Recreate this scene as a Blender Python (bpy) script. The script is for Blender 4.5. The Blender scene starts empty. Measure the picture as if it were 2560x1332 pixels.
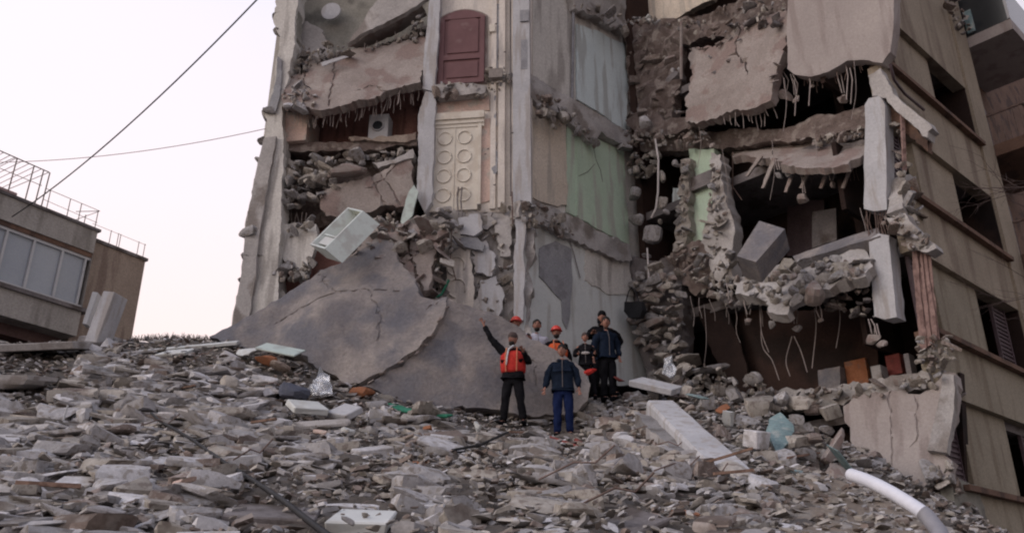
import bpy, bmesh, math, random
import numpy as np
from mathutils import Vector, Matrix, Euler, noise
from mathutils.geometry import delaunay_2d_cdt
R = math.radians
sc = bpy.context.scene
COL = sc.collection
rnd = random.Random(11)

# ------------------------------------------------------------ camera
PITCH = R(22.4); FPX = 2130.0; EYE = Vector((0, 0, 1.6))
cam = bpy.data.objects.new('camera', bpy.data.cameras.new('camera'))
cam.data.sensor_width = 36; cam.data.lens = FPX / 2560 * 36
cam.location = EYE; cam.rotation_euler = (R(90) + PITCH, 0, 0)
cam.data.clip_end = 3000; cam.data.clip_start = 0.05
COL.objects.link(cam); sc.camera = cam

# ------------------------------------------------------------ sky, sun, exposure
SUN_EL, SUN_AZ = R(14), R(-100)      # dusk light from the left, a little behind the camera
w = bpy.data.worlds.new("World"); sc.world = w; w.use_nodes = True
nt = w.node_tree; nt.nodes.clear()
out = nt.nodes.new('ShaderNodeOutputWorld')
sky = nt.nodes.new('ShaderNodeTexSky'); sky.sky_type = 'NISHITA'; sky.sun_disc = False
sky.sun_elevation = SUN_EL; sky.sun_rotation = SUN_AZ; sky.air_density = 1.2; sky.dust_density = 3
tc = nt.nodes.new('ShaderNodeTexCoord'); sep = nt.nodes.new('ShaderNodeSeparateXYZ')
nt.links.new(tc.outputs['Generated'], sep.inputs[0])
ramp = nt.nodes.new('ShaderNodeValToRGB')     # even overcast dusk veil: peach near the horizon, lavender white above
e = ramp.color_ramp.elements
e[0].position = 0.0; e[0].color = (0.74, 0.55, 0.50, 1)
e[1].position = 1.0; e[1].color = (0.42, 0.44, 0.56, 1)
for p, c in ((0.12, (0.95, 0.72, 0.64, 1)), (0.27, (0.96, 0.75, 0.68, 1)), (0.42, (0.94, 0.80, 0.79, 1)), (0.60, (0.90, 0.82, 0.88, 1)), (0.8, (0.70, 0.71, 0.86, 1))):
    q = e.new(p); q.color = c
nt.links.new(sep.outputs['Z'], ramp.inputs[0])
nz = nt.nodes.new('ShaderNodeTexNoise'); nz.inputs['Scale'].default_value = 1.6; nz.inputs['Detail'].default_value = 4
nt.links.new(tc.outputs['Generated'], nz.inputs['Vector'])
mr = nt.nodes.new('ShaderNodeMapRange'); mr.inputs[3].default_value = 0.97; mr.inputs[4].default_value = 1.03
nt.links.new(nz.outputs[0], mr.inputs[0])
# the dusk glow stands ahead to the left; the sky dims gently behind and to the right
dotn = nt.nodes.new('ShaderNodeVectorMath'); dotn.operation = 'DOT_PRODUCT'; dotn.inputs[1].default_value = (-0.72, 0.69, 0.0)
nt.links.new(tc.outputs['Generated'], dotn.inputs[0])
glow = nt.nodes.new('ShaderNodeMapRange'); glow.inputs[1].default_value = -1; glow.inputs[2].default_value = 0.8; glow.inputs[3].default_value = 0.48; glow.inputs[4].default_value = 1.0
nt.links.new(dotn.outputs['Value'], glow.inputs[0])
gm = nt.nodes.new('ShaderNodeMath'); gm.operation = 'MULTIPLY'; nt.links.new(glow.outputs[0], gm.inputs[0]); nt.links.new(mr.outputs[0], gm.inputs[1])
mulc = nt.nodes.new('ShaderNodeVectorMath'); mulc.operation = 'SCALE'
nt.links.new(ramp.outputs[0], mulc.inputs[0]); nt.links.new(gm.outputs[0], mulc.inputs['Scale'])
bg1 = nt.nodes.new('ShaderNodeBackground'); bg1.inputs[1].default_value = 0.05
bg2 = nt.nodes.new('ShaderNodeBackground'); bg2.inputs[1].default_value = 1.05
nt.links.new(sky.outputs[0], bg1.inputs[0]); nt.links.new(mulc.outputs[0], bg2.inputs[0])
add = nt.nodes.new('ShaderNodeAddShader')
nt.links.new(bg1.outputs[0], add.inputs[0]); nt.links.new(bg2.outputs[0], add.inputs[1])
nt.links.new(add.outputs[0], out.inputs[0])

sun = bpy.data.objects.new('sun', bpy.data.lights.new('sun', 'SUN'))
sun.data.energy = 0.6; sun.data.angle = R(25); sun.data.color = (1.0, 0.95, 0.97)
sd = Vector((math.sin(SUN_AZ) * math.cos(SUN_EL), math.cos(SUN_AZ) * math.cos(SUN_EL), math.sin(SUN_EL)))
sd = Vector((-0.80, -0.35, 0.55)).normalized()
sky.sun_elevation = math.asin(sd.z); sky.sun_rotation = math.atan2(sd.x, sd.y)
sun.rotation_euler = sd.to_track_quat('Z', 'Y').to_euler()
COL.objects.link(sun)
sc.view_settings.view_transform = 'Standard'; sc.view_settings.look = 'None'
sc.view_settings.exposure = 0.0; sc.view_settings.gamma = 1.0; sc.view_settings.use_curve_mapping = False
sc.cycles.filter_width = 2.1
sc.cycles.max_bounces = 6; sc.cycles.diffuse_bounces = 4

# ------------------------------------------------------------ camera geometry: where a sight line meets a real plane
cP, sP = math.cos(PITCH), math.sin(PITCH)
def ray(x, y):
    u = x - 1280.0; v = 666.0 - y
    return Vector((u, FPX * cP - v * sP, FPX * sP + v * cP))
def at(x, y, Y):
    d = ray(x, y)
    return EYE + d * (Y / d.y)

class Plane:
    def __init__(s, o, e1, e2):
        s.o = Vector(o); s.e1 = Vector(e1).normalized(); e2 = Vector(e2)
        s.e2 = (e2 - s.e1 * e2.dot(s.e1)).normalized(); s.n = s.e1.cross(s.e2)
    def px(s, x, y, n=0.0):
        d = ray(x, y); o = s.o + s.n * n
        t = (o - EYE).dot(s.n) / d.dot(s.n)
        q = EYE + d * t - o
        return (q.dot(s.e1), q.dot(s.e2))
    def pt(s, a, b, n=0.0):
        return s.o + s.e1 * a + s.e2 * b + s.n * n
    def wp(s, x, y, n=0.0):
        a, b = s.px(x, y, n); return s.pt(a, b, n)
def wall_plane(p0, p1):
    d = Vector((p1[0] - p0[0], p1[1] - p0[1], 0))
    return Plane((p0[0], p0[1], 0), d, (0, 0, 1))
def plane3(a, b, c):
    a, b, c = Vector(a), Vector(b), Vector(c)
    n = (b - a).cross(c - a).normalized()
    if n.dot(EYE - a) < 0: n = -n
    e1 = Vector((0, 0, 1)).cross(n)
    if e1.length < 1e-3: e1 = Vector((1, 0, 0))
    e1.normalize()
    return Plane(a, e1, n.cross(e1))

# ------------------------------------------------------------ materials
MATS = {}
def mat(name, c1, c2, c3=None, scale=1.2, fine=22, bump=0.35, bdist=0.03, rough=0.92, isl=0.22, streak=False, fthr=(0.52, 0.62), spec=0.2, fvar=.25, metal=0):
    m = bpy.data.materials.new(name); m.use_nodes = True; MATS[name] = m
    t = m.node_tree; N = t.nodes; L = t.links
    b = N['Principled BSDF']; b.inputs['Roughness'].default_value = rough
    b.inputs['Specular IOR Level'].default_value = spec; b.inputs['Metallic'].default_value = metal
    co = N.new('ShaderNodeTexCoord'); mp = N.new('ShaderNodeMapping')
    L.new(co.outputs['Object'], mp.inputs[0])
    ge = N.new('ShaderNodeNewGeometry'); oi = N.new('ShaderNodeObjectInfo')
    ad = N.new('ShaderNodeMath'); ad.operation = 'ADD'; L.new(ge.outputs['Random Per Island'], ad.inputs[0]); L.new(oi.outputs['Random'], ad.inputs[1])
    fr = N.new('ShaderNodeMath'); fr.operation = 'FRACT'; L.new(ad.outputs[0], fr.inputs[0])
    # offset the texture per island so no two stones share a stain
    off = N.new('ShaderNodeVectorMath'); off.operation = 'ADD'
    if isl > 0:
        cx = N.new('ShaderNodeCombineXYZ')
        ms = N.new('ShaderNodeMath'); ms.operation = 'MULTIPLY'; ms.inputs[1].default_value = 37.0; L.new(fr.outputs[0], ms.inputs[0])
        L.new(ms.outputs[0], cx.inputs[0]); L.new(ms.outputs[0], cx.inputs[2]); L.new(cx.outputs[0], off.inputs[1])
    L.new(mp.outputs[0], off.inputs[0])
    n1 = N.new('ShaderNodeTexNoise'); n1.inputs['Scale'].default_value = scale; n1.inputs['Detail'].default_value = 7; n1.inputs['Roughness'].default_value = 0.62
    L.new(off.outputs[0], n1.inputs['Vector'])
    n2 = N.new('ShaderNodeTexNoise'); n2.inputs['Scale'].default_value = fine; n2.inputs['Detail'].default_value = 5; n2.inputs['Roughness'].default_value = 0.7
    L.new(off.outputs[0], n2.inputs['Vector'])
    rp = N.new('ShaderNodeValToRGB'); rp.color_ramp.elements[0].position = 0.36; rp.color_ramp.elements[1].position = 0.66
    rp.color_ramp.elements[0].color = (*c1, 1); rp.color_ramp.elements[1].color = (*c2, 1)
    L.new(n1.outputs[0], rp.inputs[0]); colr = rp.outputs[0]
    if c3:
        n3 = N.new('ShaderNodeTexNoise'); n3.inputs['Scale'].default_value = scale * 1.7; n3.inputs['Detail'].default_value = 6
        m3 = N.new('ShaderNodeMapping'); m3.inputs['Location'].default_value = (5.3, 2.1, 7.7)
        if streak: m3.inputs['Scale'].default_value = (2.6, 2.6, 0.35)
        L.new(off.outputs[0], m3.inputs[0]); L.new(m3.outputs[0], n3.inputs['Vector'])
        r3 = N.new('ShaderNodeMapRange'); r3.inputs[1].default_value = fthr[0]; r3.inputs[2].default_value = fthr[1]
        L.new(n3.outputs[0], r3.inputs[0])
        mx = N.new('ShaderNodeMix'); mx.data_type = 'RGBA'; L.new(r3.outputs[0], mx.inputs[0])
        L.new(colr, mx.inputs[6]); mx.inputs[7].default_value = (*c3, 1); colr = mx.outputs[2]
    f = N.new('ShaderNodeMapRange'); f.inputs[1].default_value = 0.25; f.inputs[2].default_value = 0.75; f.inputs[3].default_value = 1 - fvar * 1.1; f.inputs[4].default_value = 1 + fvar
    L.new(n2.outputs[0], f.inputs[0])
    g = N.new('ShaderNodeMapRange'); g.inputs[3].default_value = 1 - isl; g.inputs[4].default_value = 1 + isl; L.new(fr.outputs[0], g.inputs[0])
    mm = N.new('ShaderNodeMath'); mm.operation = 'MULTIPLY'; L.new(f.outputs[0], mm.inputs[0]); L.new(g.outputs[0], mm.inputs[1])
    sc_ = N.new('ShaderNodeVectorMath'); sc_.operation = 'SCALE'; L.new(colr, sc_.inputs[0]); L.new(mm.outputs[0], sc_.inputs['Scale'])
    L.new(sc_.outputs[0], b.inputs['Base Color'])
    if bump > 0:
        h = N.new('ShaderNodeMath'); h.operation = 'MULTIPLY_ADD'; L.new(n1.outputs[0], h.inputs[0]); h.inputs[1].default_value = 1.6; L.new(n2.outputs[0], h.inputs[2])
        bp = N.new('ShaderNodeBump'); bp.inputs['Strength'].default_value = bump; bp.inputs['Distance'].default_value = bdist
        L.new(h.outputs[0], bp.inputs['Height']); L.new(bp.outputs[0], b.inputs['Normal'])
    return m
def g(v, r=1.0, gg=0.96, b=0.95): return (v * r, v * gg, v * b)

mat('rubble_grey', (.26,.252,.258), (.40,.388,.39), (.21,.19,.175), scale=2.2, isl=.3)
mat('rubble_beige', (.29, .267, .24), (.42, .392, .36), (.22, .19, .17), scale=2, isl=.28)
mat('rubble_pale', (.42, .415, .43), (.58, .572, .59), (.34, .32, .305), scale=2, isl=.2)
mat('rubble_brown', (.15, .12, .105), (.25, .205, .185), (.30, .265, .245), scale=3, isl=.3)
mat('shaded_dust_ground', (.09, .078, .068), (.16, .14, .125), (.13, .12, .115), scale=1.5, fine=30, bump=.7, bdist=.06, isl=0)  # dust colour set extra dark, painting shade into the gaps between stones
mat('asphalt_ground', (.045, .045, .047), (.07, .068, .066), scale=.5, isl=0)
mat('concrete', (.34, .325, .32), (.47, .45, .44), (.25, .225, .21), scale=.9, isl=.06)
mat('concrete_pale', (.42, .425, .45), (.52, .525, .55), (.39, .37, .365), scale=1.3, isl=.05, streak=True, fvar=0.13)
mat('concrete_dark', (.14, .13, .135), (.23, .21, .21), (.10, .085, .08), scale=1.1, isl=.1)
mat('slab_mauve', (.16, .15, .158), (.36, .325, .305), (.16, .16, .18), scale=.8, fine=16, bump=.7, bdist=.04, isl=0, fthr=(.46, .64), fvar=.22)
mat('slab_brown', (.25, .215, .20), (.36, .32, .30), (.25, .195, .18), scale=1.0, isl=.05, bump=.5, fthr=(.5, .58))
mat('panel_beige', (.33, .295, .285), (.40, .36, .345), (.29, .25, .24), scale=.7, isl=0, streak=True, fvar=0.14)
mat('brown_debris', (.12, .092, .084), (.21, .17, .155), (.27, .235, .215), scale=2.6, isl=.3, bump=.8, bdist=.06)
mat('cream_wall', (.62, .575, .525), (.74, .69, .64), (.46, .43, .41), scale=1.1, isl=0, streak=True, fthr=(.55, .66), fvar=0.15)
mat('pink_plaster', (.52, .38, .33), (.60, .47, .41), (.45, .40, .36), scale=1.6, isl=0)
mat('beige_plaster', (.56, .49, .41), (.63, .56, .48), (.44, .40, .35), scale=1.0, isl=0, streak=True)
mat('green_plaster', (.44, .56, .44), (.51, .63, .51), (.43, .46, .40), scale=1.0, isl=0, streak=True, fvar=0.12)
mat('blue_plaster', (.60, .69, .71), (.67, .76, .78), (.46, .50, .50), scale=1.0, isl=0, streak=True, fvar=0.12)
mat('pale_plaster', (.56, .59, .59), (.63, .66, .655), (.46, .465, .45), scale=.8, isl=0, streak=True, fvar=0.12)
mat('grey_plaster', (.56, .545, .515), (.64, .62, .59), (.39, .37, .35), scale=.8, isl=0, streak=True)
mat('cement_patch', (.27, .275, .30), (.33, .335, .355), (.24, .24, .26), scale=1.4, isl=0)
mat('olive_wall', (.22, .215, .19), (.32, .31, .28), (.15, .145, .13), scale=.8, isl=0)
mat('red_plaster', (.30, .15, .125), (.40, .22, .185), (.22, .12, .10), scale=1.2, isl=0, streak=True)
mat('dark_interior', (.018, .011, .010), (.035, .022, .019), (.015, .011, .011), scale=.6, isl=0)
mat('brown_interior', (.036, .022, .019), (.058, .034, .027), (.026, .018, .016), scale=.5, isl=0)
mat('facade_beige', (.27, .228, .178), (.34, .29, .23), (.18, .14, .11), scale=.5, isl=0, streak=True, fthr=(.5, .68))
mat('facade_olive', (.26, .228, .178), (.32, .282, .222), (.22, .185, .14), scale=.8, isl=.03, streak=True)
mat('ledge_brown', (.13, .08, .06), (.19, .12, .09), (.09, .06, .05), scale=1.2, isl=0)
mat('shutter_purple', (.085, .06, .07), (.12, .09, .10), scale=2, isl=.1, rough=.6)
mat('door_red', (.15, .078, .082), (.19, .10, .105), (.23, .15, .15), scale=1.5, isl=0, rough=.55, bump=.1, fthr=(.58, .7), fvar=.07)
mat('cream_panel', (.64, .60, .53), (.71, .67, .60), (.58, .53, .46), scale=2, isl=0, bump=.1, fvar=.07)
mat('house_wall', (.32, .305, .29), (.42, .40, .38), (.25, .235, .22), scale=.6, isl=0, streak=True, fthr=(.48, .62))
mat('house_brown', (.27, .22, .185), (.35, .29, .245), (.22, .17, .145), scale=.8, isl=0, streak=True)
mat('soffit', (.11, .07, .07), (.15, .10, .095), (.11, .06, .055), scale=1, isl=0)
mat('steel_rust', (.12, .08, .07), (.20, .15, .13), scale=8, isl=.2, rough=.7)
mat('steel_dust', (.30, .26, .25), (.42, .37, .35), scale=8, isl=.2, rough=.85)
mat('black_cable', (.015, .015, .017), (.03, .03, .032), scale=8, isl=0, rough=.6, bump=0)
mat('white_cable', (.6, .56, .55), (.7, .66, .65), scale=8, isl=0, rough=.6, bump=0)
mat('white_enamel', (.52, .58, .56), (.58, .64, .62), (.45, .47, .45), scale=2, isl=0, rough=.35, bump=.05, spec=.5, fvar=.07)
mat('inner_yellow', (.50, .47, .28), (.58, .55, .36), (.42, .37, .25), scale=3, isl=0, rough=.5, bump=.05, fvar=.07)
mat('marble_white', (.50, .52, .52), (.62, .64, .63), (.5, .5, .48), scale=2, isl=.05, rough=.6, bump=.15, fvar=.07)
mat('mint_board', (.48, .57, .54), (.56, .64, .61), (.42, .47, .45), scale=2, isl=.05, rough=.7, bump=.2, fvar=.07)
mat('pink_cloth', (.24, .16, .145), (.32, .22, .20), (.17, .11, .10), scale=3, isl=.05, bump=.2)
mat('orange_clay', (.28, .11, .055), (.34, .15, .08), (.24, .13, .09), scale=4, isl=.1)
mat('red_wood', (.17, .04, .035), (.24, .065, .055), (.15, .05, .045), scale=4, isl=.1, rough=.6)
mat('wood_brown', (.19, .12, .09), (.27, .18, .14), (.14, .09, .07), scale=4, isl=.2)
mat('teal_sheet', (.16, .24, .26), (.24, .33, .34), (.33, .38, .38), scale=3, isl=.1, rough=.6)
mat('blue_cloth', (.09, .10, .135), (.13, .14, .18), scale=4, isl=.1)
mat('green_cloth', (.03, .16, .10), (.05, .23, .15), scale=4, isl=.1)
mat('white_pipe', (.66, .68, .76), (.76, .78, .85), scale=3, isl=0, rough=.45, bump=.03, spec=.4, fvar=.07)
mat('pipe_grey', (.24, .24, .27), (.30, .30, .33), scale=2, isl=0, rough=.55, bump=.1, fvar=.07)
mat('white_frame', (.46, .47, .49), (.52, .53, .55), scale=2, isl=0, rough=.5, bump=.05, fvar=.07)
mat('blind_blue', (.34, .38, .44), (.38, .42, .47), scale=1, isl=.02, rough=.25, bump=.0, spec=.6, fvar=.07)
mat('cage_mesh', (.36, .26, .26), (.42, .31, .31), scale=4, isl=.1)
mat('twig_bark', (.06, .045, .045), (.10, .075, .07), scale=6, isl=.1)
mat('skin_tone', (.27, .14, .105), (.33, .17, .13), scale=5, isl=0, rough=.6, bump=.03, fvar=.07)
mat('hair_black', (.012, .010, .010), (.03, .025, .022), scale=30, isl=0, rough=.6, bump=.3, bdist=.01)
mat('cloth_black', (.008, .008, .010), (.016, .016, .019), scale=5, isl=0, bump=.35, bdist=.02, spec=.03)
mat('cloth_navy', (.009, .014, .026), (.016, .024, .042), scale=5, isl=0, bump=.35, bdist=.02, spec=.03)
mat('jeans_blue', (.008, .014, .05), (.016, .026, .08), scale=5, isl=0, bump=.35, bdist=.02, spec=.03)
mat('vest_red', (.42, .03, .028), (.52, .045, .035), scale=4, isl=0, bump=.35, bdist=.02)
mat('vest_orange', (.70, .11, .04), (.8, .15, .05), scale=4, isl=0, bump=.35, bdist=.02)
mat('vest_stripe', (.50, .16, .09), (.6, .24, .14), scale=4, isl=0, bump=.1)
mat('helmet_red', (.55, .04, .03), (.68, .06, .04), scale=4, isl=0, rough=.35, bump=0, spec=.5, fvar=.07)
mat('shirt_pink', (.30, .2, .2), (.36, .25, .24), scale=4, isl=0, bump=.3)
mat('shirt_white', (.50, .51, .60), (.6, .6, .68), scale=4, isl=0, bump=.3)
mat('scarf_pale', (.45, .47, .50), (.6, .61, .64), scale=8, isl=0, bump=.3)
mat('glass_dark', (.02, .025, .03), (.035, .04, .045), scale=1, isl=0, rough=.15, bump=0, spec=.6, fvar=.07)
mat('foil_silver', (.6, .62, .65), (.75, .77, .8), scale=9, isl=.2, rough=.25, bump=.8, bdist=.05, metal=.8)
mat('bag_black', (.012, .013, .016), (.022, .023, .028), scale=4, isl=0, rough=.5, bump=.2)
mat('earth_brown', (.21, .175, .145), (.29, .245, .205), (.25, .23, .21), scale=1.2, fine=26, isl=0, bump=.6, bdist=.05)

# ------------------------------------------------------------ object helpers
ORG = {}
def tag(o, label=None, cat=None, group=None, kind=None):
    if label: o['label'] = label
    if cat: o['category'] = cat
    if group: o['group'] = group
    if kind: o['kind'] = kind
    return o
def thing(name, loc, label, cat, group=None):
    o = bpy.data.objects.new(name, None); o.empty_display_size = .2
    o.location = loc; COL.objects.link(o); ORG[o.name] = Vector(loc)
    return tag(o, label, cat, group)
def link(name, verts, faces, m, parent=None, smooth=False, angle=None, mats=None, midx=None, loc=None):
    """verts in world coordinates -> one mesh object, child of parent or with its origin at its own base"""
    vs = [Vector(v) for v in verts]
    if loc is None:
        if parent is not None: o0 = ORG[parent.name]
        else:
            lo = min(v.z for v in vs); o0 = sum(vs, Vector()) / len(vs); o0 = Vector((o0.x, o0.y, lo))
    else: o0 = Vector(loc)
    me = bpy.data.meshes.new(name)
    me.from_pydata([v - o0 for v in vs], [], [tuple(f) for f in faces])
    for mm in (mats or [m]): me.materials.append(MATS[mm])
    if midx is not None: me.polygons.foreach_set('material_index', midx)
    if smooth:
        me.polygons.foreach_set('use_smooth', [True] * len(me.polygons))
        if angle: me.set_sharp_from_angle(angle=R(angle))
    me.update()
    o = bpy.data.objects.new(name, me); COL.objects.link(o)
    if parent is not None: o.parent = parent
    else: o.location = o0
    if parent is not None:
        o.location = o0 - ORG[parent.name]
    ORG[o.name] = o0
    return o
def boxv(pl, a0, a1, b0, b1, n0, n1):
    v = [pl.pt(a, b, n) for n in (n0, n1) for b in (b0, b1) for a in (a0, a1)]
    f = [(0, 2, 3, 1), (4, 5, 7, 6), (0, 1, 5, 4), (2, 6, 7, 3), (0, 4, 6, 2), (1, 3, 7, 5)]
    return v, f
def box(name, pl, a0, a1, b0, b1, n0, n1, m, parent=None, wob=0.0):
    v, f = boxv(pl, a0, a1, b0, b1, n0, n1)
    if wob: v = [p + Vector((rnd.uniform(-wob, wob), rnd.uniform(-wob, wob), rnd.uniform(-wob, wob))) for p in v]
    return link(name, v, f, m, parent)
def pbox(name, pl, x0, y0, x1, y1, n0, n1, m, parent=None, wob=0.0):
    """box on a plane from two corners seen in the photograph"""
    a0, b1 = pl.px(x0, y0, n1); a1, b0 = pl.px(x1, y1, n1)
    return box(name, pl, min(a0, a1), max(a0, a1), min(b0, b1), max(b0, b1), n0, n1, m, parent, wob)
def tube(pts, r, k=6, r2=None):
    """vertices and faces of a bent round bar"""
    pts = [Vector(p) for p in pts]; V = []; Fc = []
    for i, p in enumerate(pts):
        d = (pts[min(i + 1, len(pts) - 1)] - pts[max(i - 1, 0)]).normalized()
        a = d.orthogonal().normalized() if i == 0 else (a - d * a.dot(d)).normalized()
        b = d.cross(a); rr = r if r2 is None else r + (r2 - r) * i / (len(pts) - 1)
        for j in range(k):
            t = 2 * math.pi * j / k; V.append(p + (a * math.cos(t) + b * math.sin(t)) * rr)
    for i in range(len(pts) - 1):
        for j in range(k):
            q = (j + 1) % k; Fc.append((i * k + j, i * k + q, (i + 1) * k + q, (i + 1) * k + j))
    Fc.append(tuple(range(k))[::-1]); Fc.append(tuple((len(pts) - 1) * k + j for j in range(k)))
    return V, Fc
def smooth_pts(P, k=5):
    P = [Vector(p) for p in P]; Q = [P[0] * 2 - P[1]] + P + [P[-1] * 2 - P[-2]]; r_ = []
    for i in range(1, len(Q) - 2):
        a, b, c, d = Q[i - 1:i + 3]
        for j in range(k):
            t = j / k; r_.append(.5 * ((2 * b) + (c - a) * t + (2 * a - 5 * b + 4 * c - d) * t * t + (3 * b - a - 3 * c + d) * t ** 3))
    return r_ + [P[-1]]
def bar(name, pts, r, m, parent=None, k=6, r2=None):
    v, f = tube(pts, r, k, r2); return link(name, v, f, m, parent, smooth=True, angle=60)
def jagged(poly, amp, step, rg, closed=True):
    """roughen an outline like broken concrete"""
    if closed and amp > 0 and step < .5:      # big bites first, then fine teeth
        poly = _jag(poly, amp * 1.5, max(.38, step * 3), rg, True)
    return _jag(poly, amp * .7, step * .8, rg, closed)
def _jag(poly, amp, step, rg, closed=True):
    res = []; n = len(poly)
    for i in range(n if closed else n - 1):
        p = Vector(poly[i]); q = Vector(poly[(i + 1) % n]); d = q - p; L = d.length
        k = max(1, int(L / step)); nn = Vector((-d.y, d.x)).normalized() if L > 0 else Vector((0, 0))
        res.append(p.copy())
        for j in range(1, k):
            res.append(p + d * ((j + rg.uniform(-.3, .3)) / k) + nn * rg.gauss(0, amp))
    return res
def in_poly(p, poly):
    x, y = p; c = False; n = len(poly); j = n - 1
    for i in range(n):
        xi, yi = poly[i]; xj, yj = poly[j]
        if (yi > y) != (yj > y) and x < (xj - xi) * (y - yi) / (yj - yi + 1e-12) + xi: c = not c
        j = i
    return c
def seg_d(p, a, b):
    ab = b - a; t = max(0, min(1, (p - a).dot(ab) / max(ab.length_squared, 1e-9)))
    return (p - a - ab * t).length
def panel(name, pl, poly, n, thick, m, parent=None, amp=.02, step=.12, relief=.015, res=.3, cracks=(), seed=0, rscale=2.0, bulge=None, ab=False, mside=None, cw=.05, cd=.09):
    """a wall, slab or layer of plaster with a broken outline, real thickness, uneven face and open cracks"""
    rg = random.Random(seed * 7 + len(poly) * 131 + int(abs(poly[0][0])))
    pts = [Vector(p) if ab else Vector(pl.px(p[0], p[1], n)) for p in poly]
    area = sum(pts[i].x * pts[(i + 1) % len(pts)].y - pts[(i + 1) % len(pts)].x * pts[i].y for i in range(len(pts)))
    if area < 0: pts.reverse()
    outl = jagged(pts, amp, step, rg) if amp > 0 else pts
    outl = [Vector(p) for p in outl]
    ol = [(p.x, p.y) for p in outl]
    cr = [[Vector(pl.px(x, y, n)) for x, y in c] for c in cracks]
    cr = [jagged(c, .035, .14, rg, closed=False) + [c[-1]] for c in cr]
    ins = []
    x0, x1 = min(p.x for p in outl), max(p.x for p in outl); y0, y1 = min(p.y for p in outl), max(p.y for p in outl)
    yy = y0 + res / 2
    while yy < y1:
        xx = x0 + res / 2
        while xx < x1:
            q = (xx + rg.uniform(-.3, .3) * res, yy + rg.uniform(-.3, .3) * res)
            if in_poly(q, ol): ins.append(q)
            xx += res
        yy += res
    for c in cr:
        for i in range(len(c)):
            a = c[max(i - 1, 0)]; b = c[min(i + 1, len(c) - 1)]; d = (b - a).normalized(); nn = Vector((-d.y, d.x))
            for s in (-1, -.3, .3, 1):
                q = c[i] + nn * s * cw * 1.1
                if in_poly((q.x, q.y), ol): ins.append((q.x, q.y))
    vv = [Vector(p) for p in ol] + [Vector(p) for p in ins]
    k = len(ol)
    r_ = delaunay_2d_cdt(vv, [], [list(range(k))], 1, 1e-5)
    v2, fs, orig = r_[0], r_[2], r_[3]
    vtx = []; 
    for p in v2:
        h = 0.0
        P3 = pl.pt(p.x, p.y, n)
        if relief: h += relief * noise.fractal(P3 * rscale, 1.0, 2.0, 4)
        if bulge: h += bulge(p.x, p.y)
        for c in cr:
            dd = min(seg_d(p, c[i], c[i + 1]) for i in range(len(c) - 1))
            if dd < cw * .7: h -= cd
        vtx.append(pl.pt(p.x, p.y, n + h))
    F = [tuple(f) for f in fs]
    # boundary loop
    cnt = {}
    for f in F:
        for i in range(len(f)):
            e_ = (f[i], f[(i + 1) % len(f)]); cnt[e_] = cnt.get(e_, 0) + 1
    bd = [e_ for e_ in cnt if (e_[1], e_[0]) not in cnt]
    idx = {}; nv = len(vtx)
    for a_, b_ in bd:
        for q in (a_, b_):
            if q not in idx:
                idx[q] = len(vtx); p = v2[q]
                vtx.append(pl.pt(p.x, p.y, n - thick + rg.uniform(-.08, .08) * thick * (amp > 0)) + (pl.e1 * rg.gauss(0, amp * .35) + pl.e2 * rg.gauss(0, amp * .35)))
    Fs = [(b_, a_, idx[a_], idx[b_]) for a_, b_ in bd]
    # back: flat fill from the same triangles
    back = {}
    for q in range(nv):
        if q in idx: back[q] = idx[q]
        else:
            back[q] = len(vtx); p = v2[q]; vtx.append(pl.pt(p.x, p.y, n - thick))
    Fb = [tuple(back[q] for q in reversed(f)) for f in F]
    allf = F + Fs + Fb
    ms = None; mi = None
    if mside: ms = [m, mside]; mi = [0] * len(F) + [1] * len(Fs) + [0] * len(Fb)
    return link(name, vtx, allf, m, parent, smooth=True, angle=28, mats=ms, midx=mi)

# ------------------------------------------------------------ stones
def stone_arr(seed, dims, k=5.0, cuts=4, jit=.04, n=3, cutd=(.45, .85)):
    rg = np.random.RandomState(seed); vid = {}; V = []; F = []
    def vi(p):
        key = tuple(np.round(p, 5))
        if key not in vid: vid[key] = len(V); V.append(np.array(p, float))
        return vid[key]
    for ax in range(3):
        for s in (-1, 1):
            for i in range(n):
                for j in range(n):
                    q = []
                    for (di, dj) in ((0, 0), (1, 0), (1, 1), (0, 1)):
                        a = -1 + 2 * (i + di) / n; b = -1 + 2 * (j + dj) / n
                        p = [0, 0, 0]; p[ax] = s; p[(ax + 1) % 3] = a; p[(ax + 2) % 3] = b; q.append(vi(p))
                    F.append(q if s > 0 else q[::-1])
    V = np.array(V); V = V / ((np.abs(V) ** k).sum(1) ** (1 / k))[:, None]
    for _ in range(cuts):
        d = rg.normal(size=3); d /= np.linalg.norm(d); h = rg.uniform(*cutd)
        ex = np.maximum(V @ d - h, 0); V = V - ex[:, None] * d
    V = V + rg.uniform(-jit, jit, V.shape) * .7
    return V * np.array(dims), F
STK = {
 'block': [stone_arr(i, (1, .62, .27), 11, 3, .035) for i in range(8)],
 'plate': [stone_arr(20 + i, (1, .75, .13), 14, 4, .03, cutd=(.5, .8)) for i in range(6)],
 'chunk': [stone_arr(40 + i, (1, .8, .62), 5, 7, .05, cutd=(.35, .7)) for i in range(8)],
 'lump': [stone_arr(60 + i, (1, .85, .75), 3, 5, .05, cutd=(.55, .8)) for i in range(8)],
 'bit': [stone_arr(80 + i, (1, .7, .45), 5, 3, .1, n=1) for i in range(6)],
}
_SM = {}
def stone_mesh(kind, i, m, nm='stone'):
    key = (kind, i, m)
    if key not in _SM:
        V, F = STK[kind][i]; me = bpy.data.meshes.new(nm); me.from_pydata(V.tolist(), [], F)
        me.materials.append(MATS[m]); me.polygons.foreach_set('use_smooth', [True] * len(F)); me.set_sharp_from_angle(angle=R(22)); me.update()
        _SM[key] = me
    return _SM[key]
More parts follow.
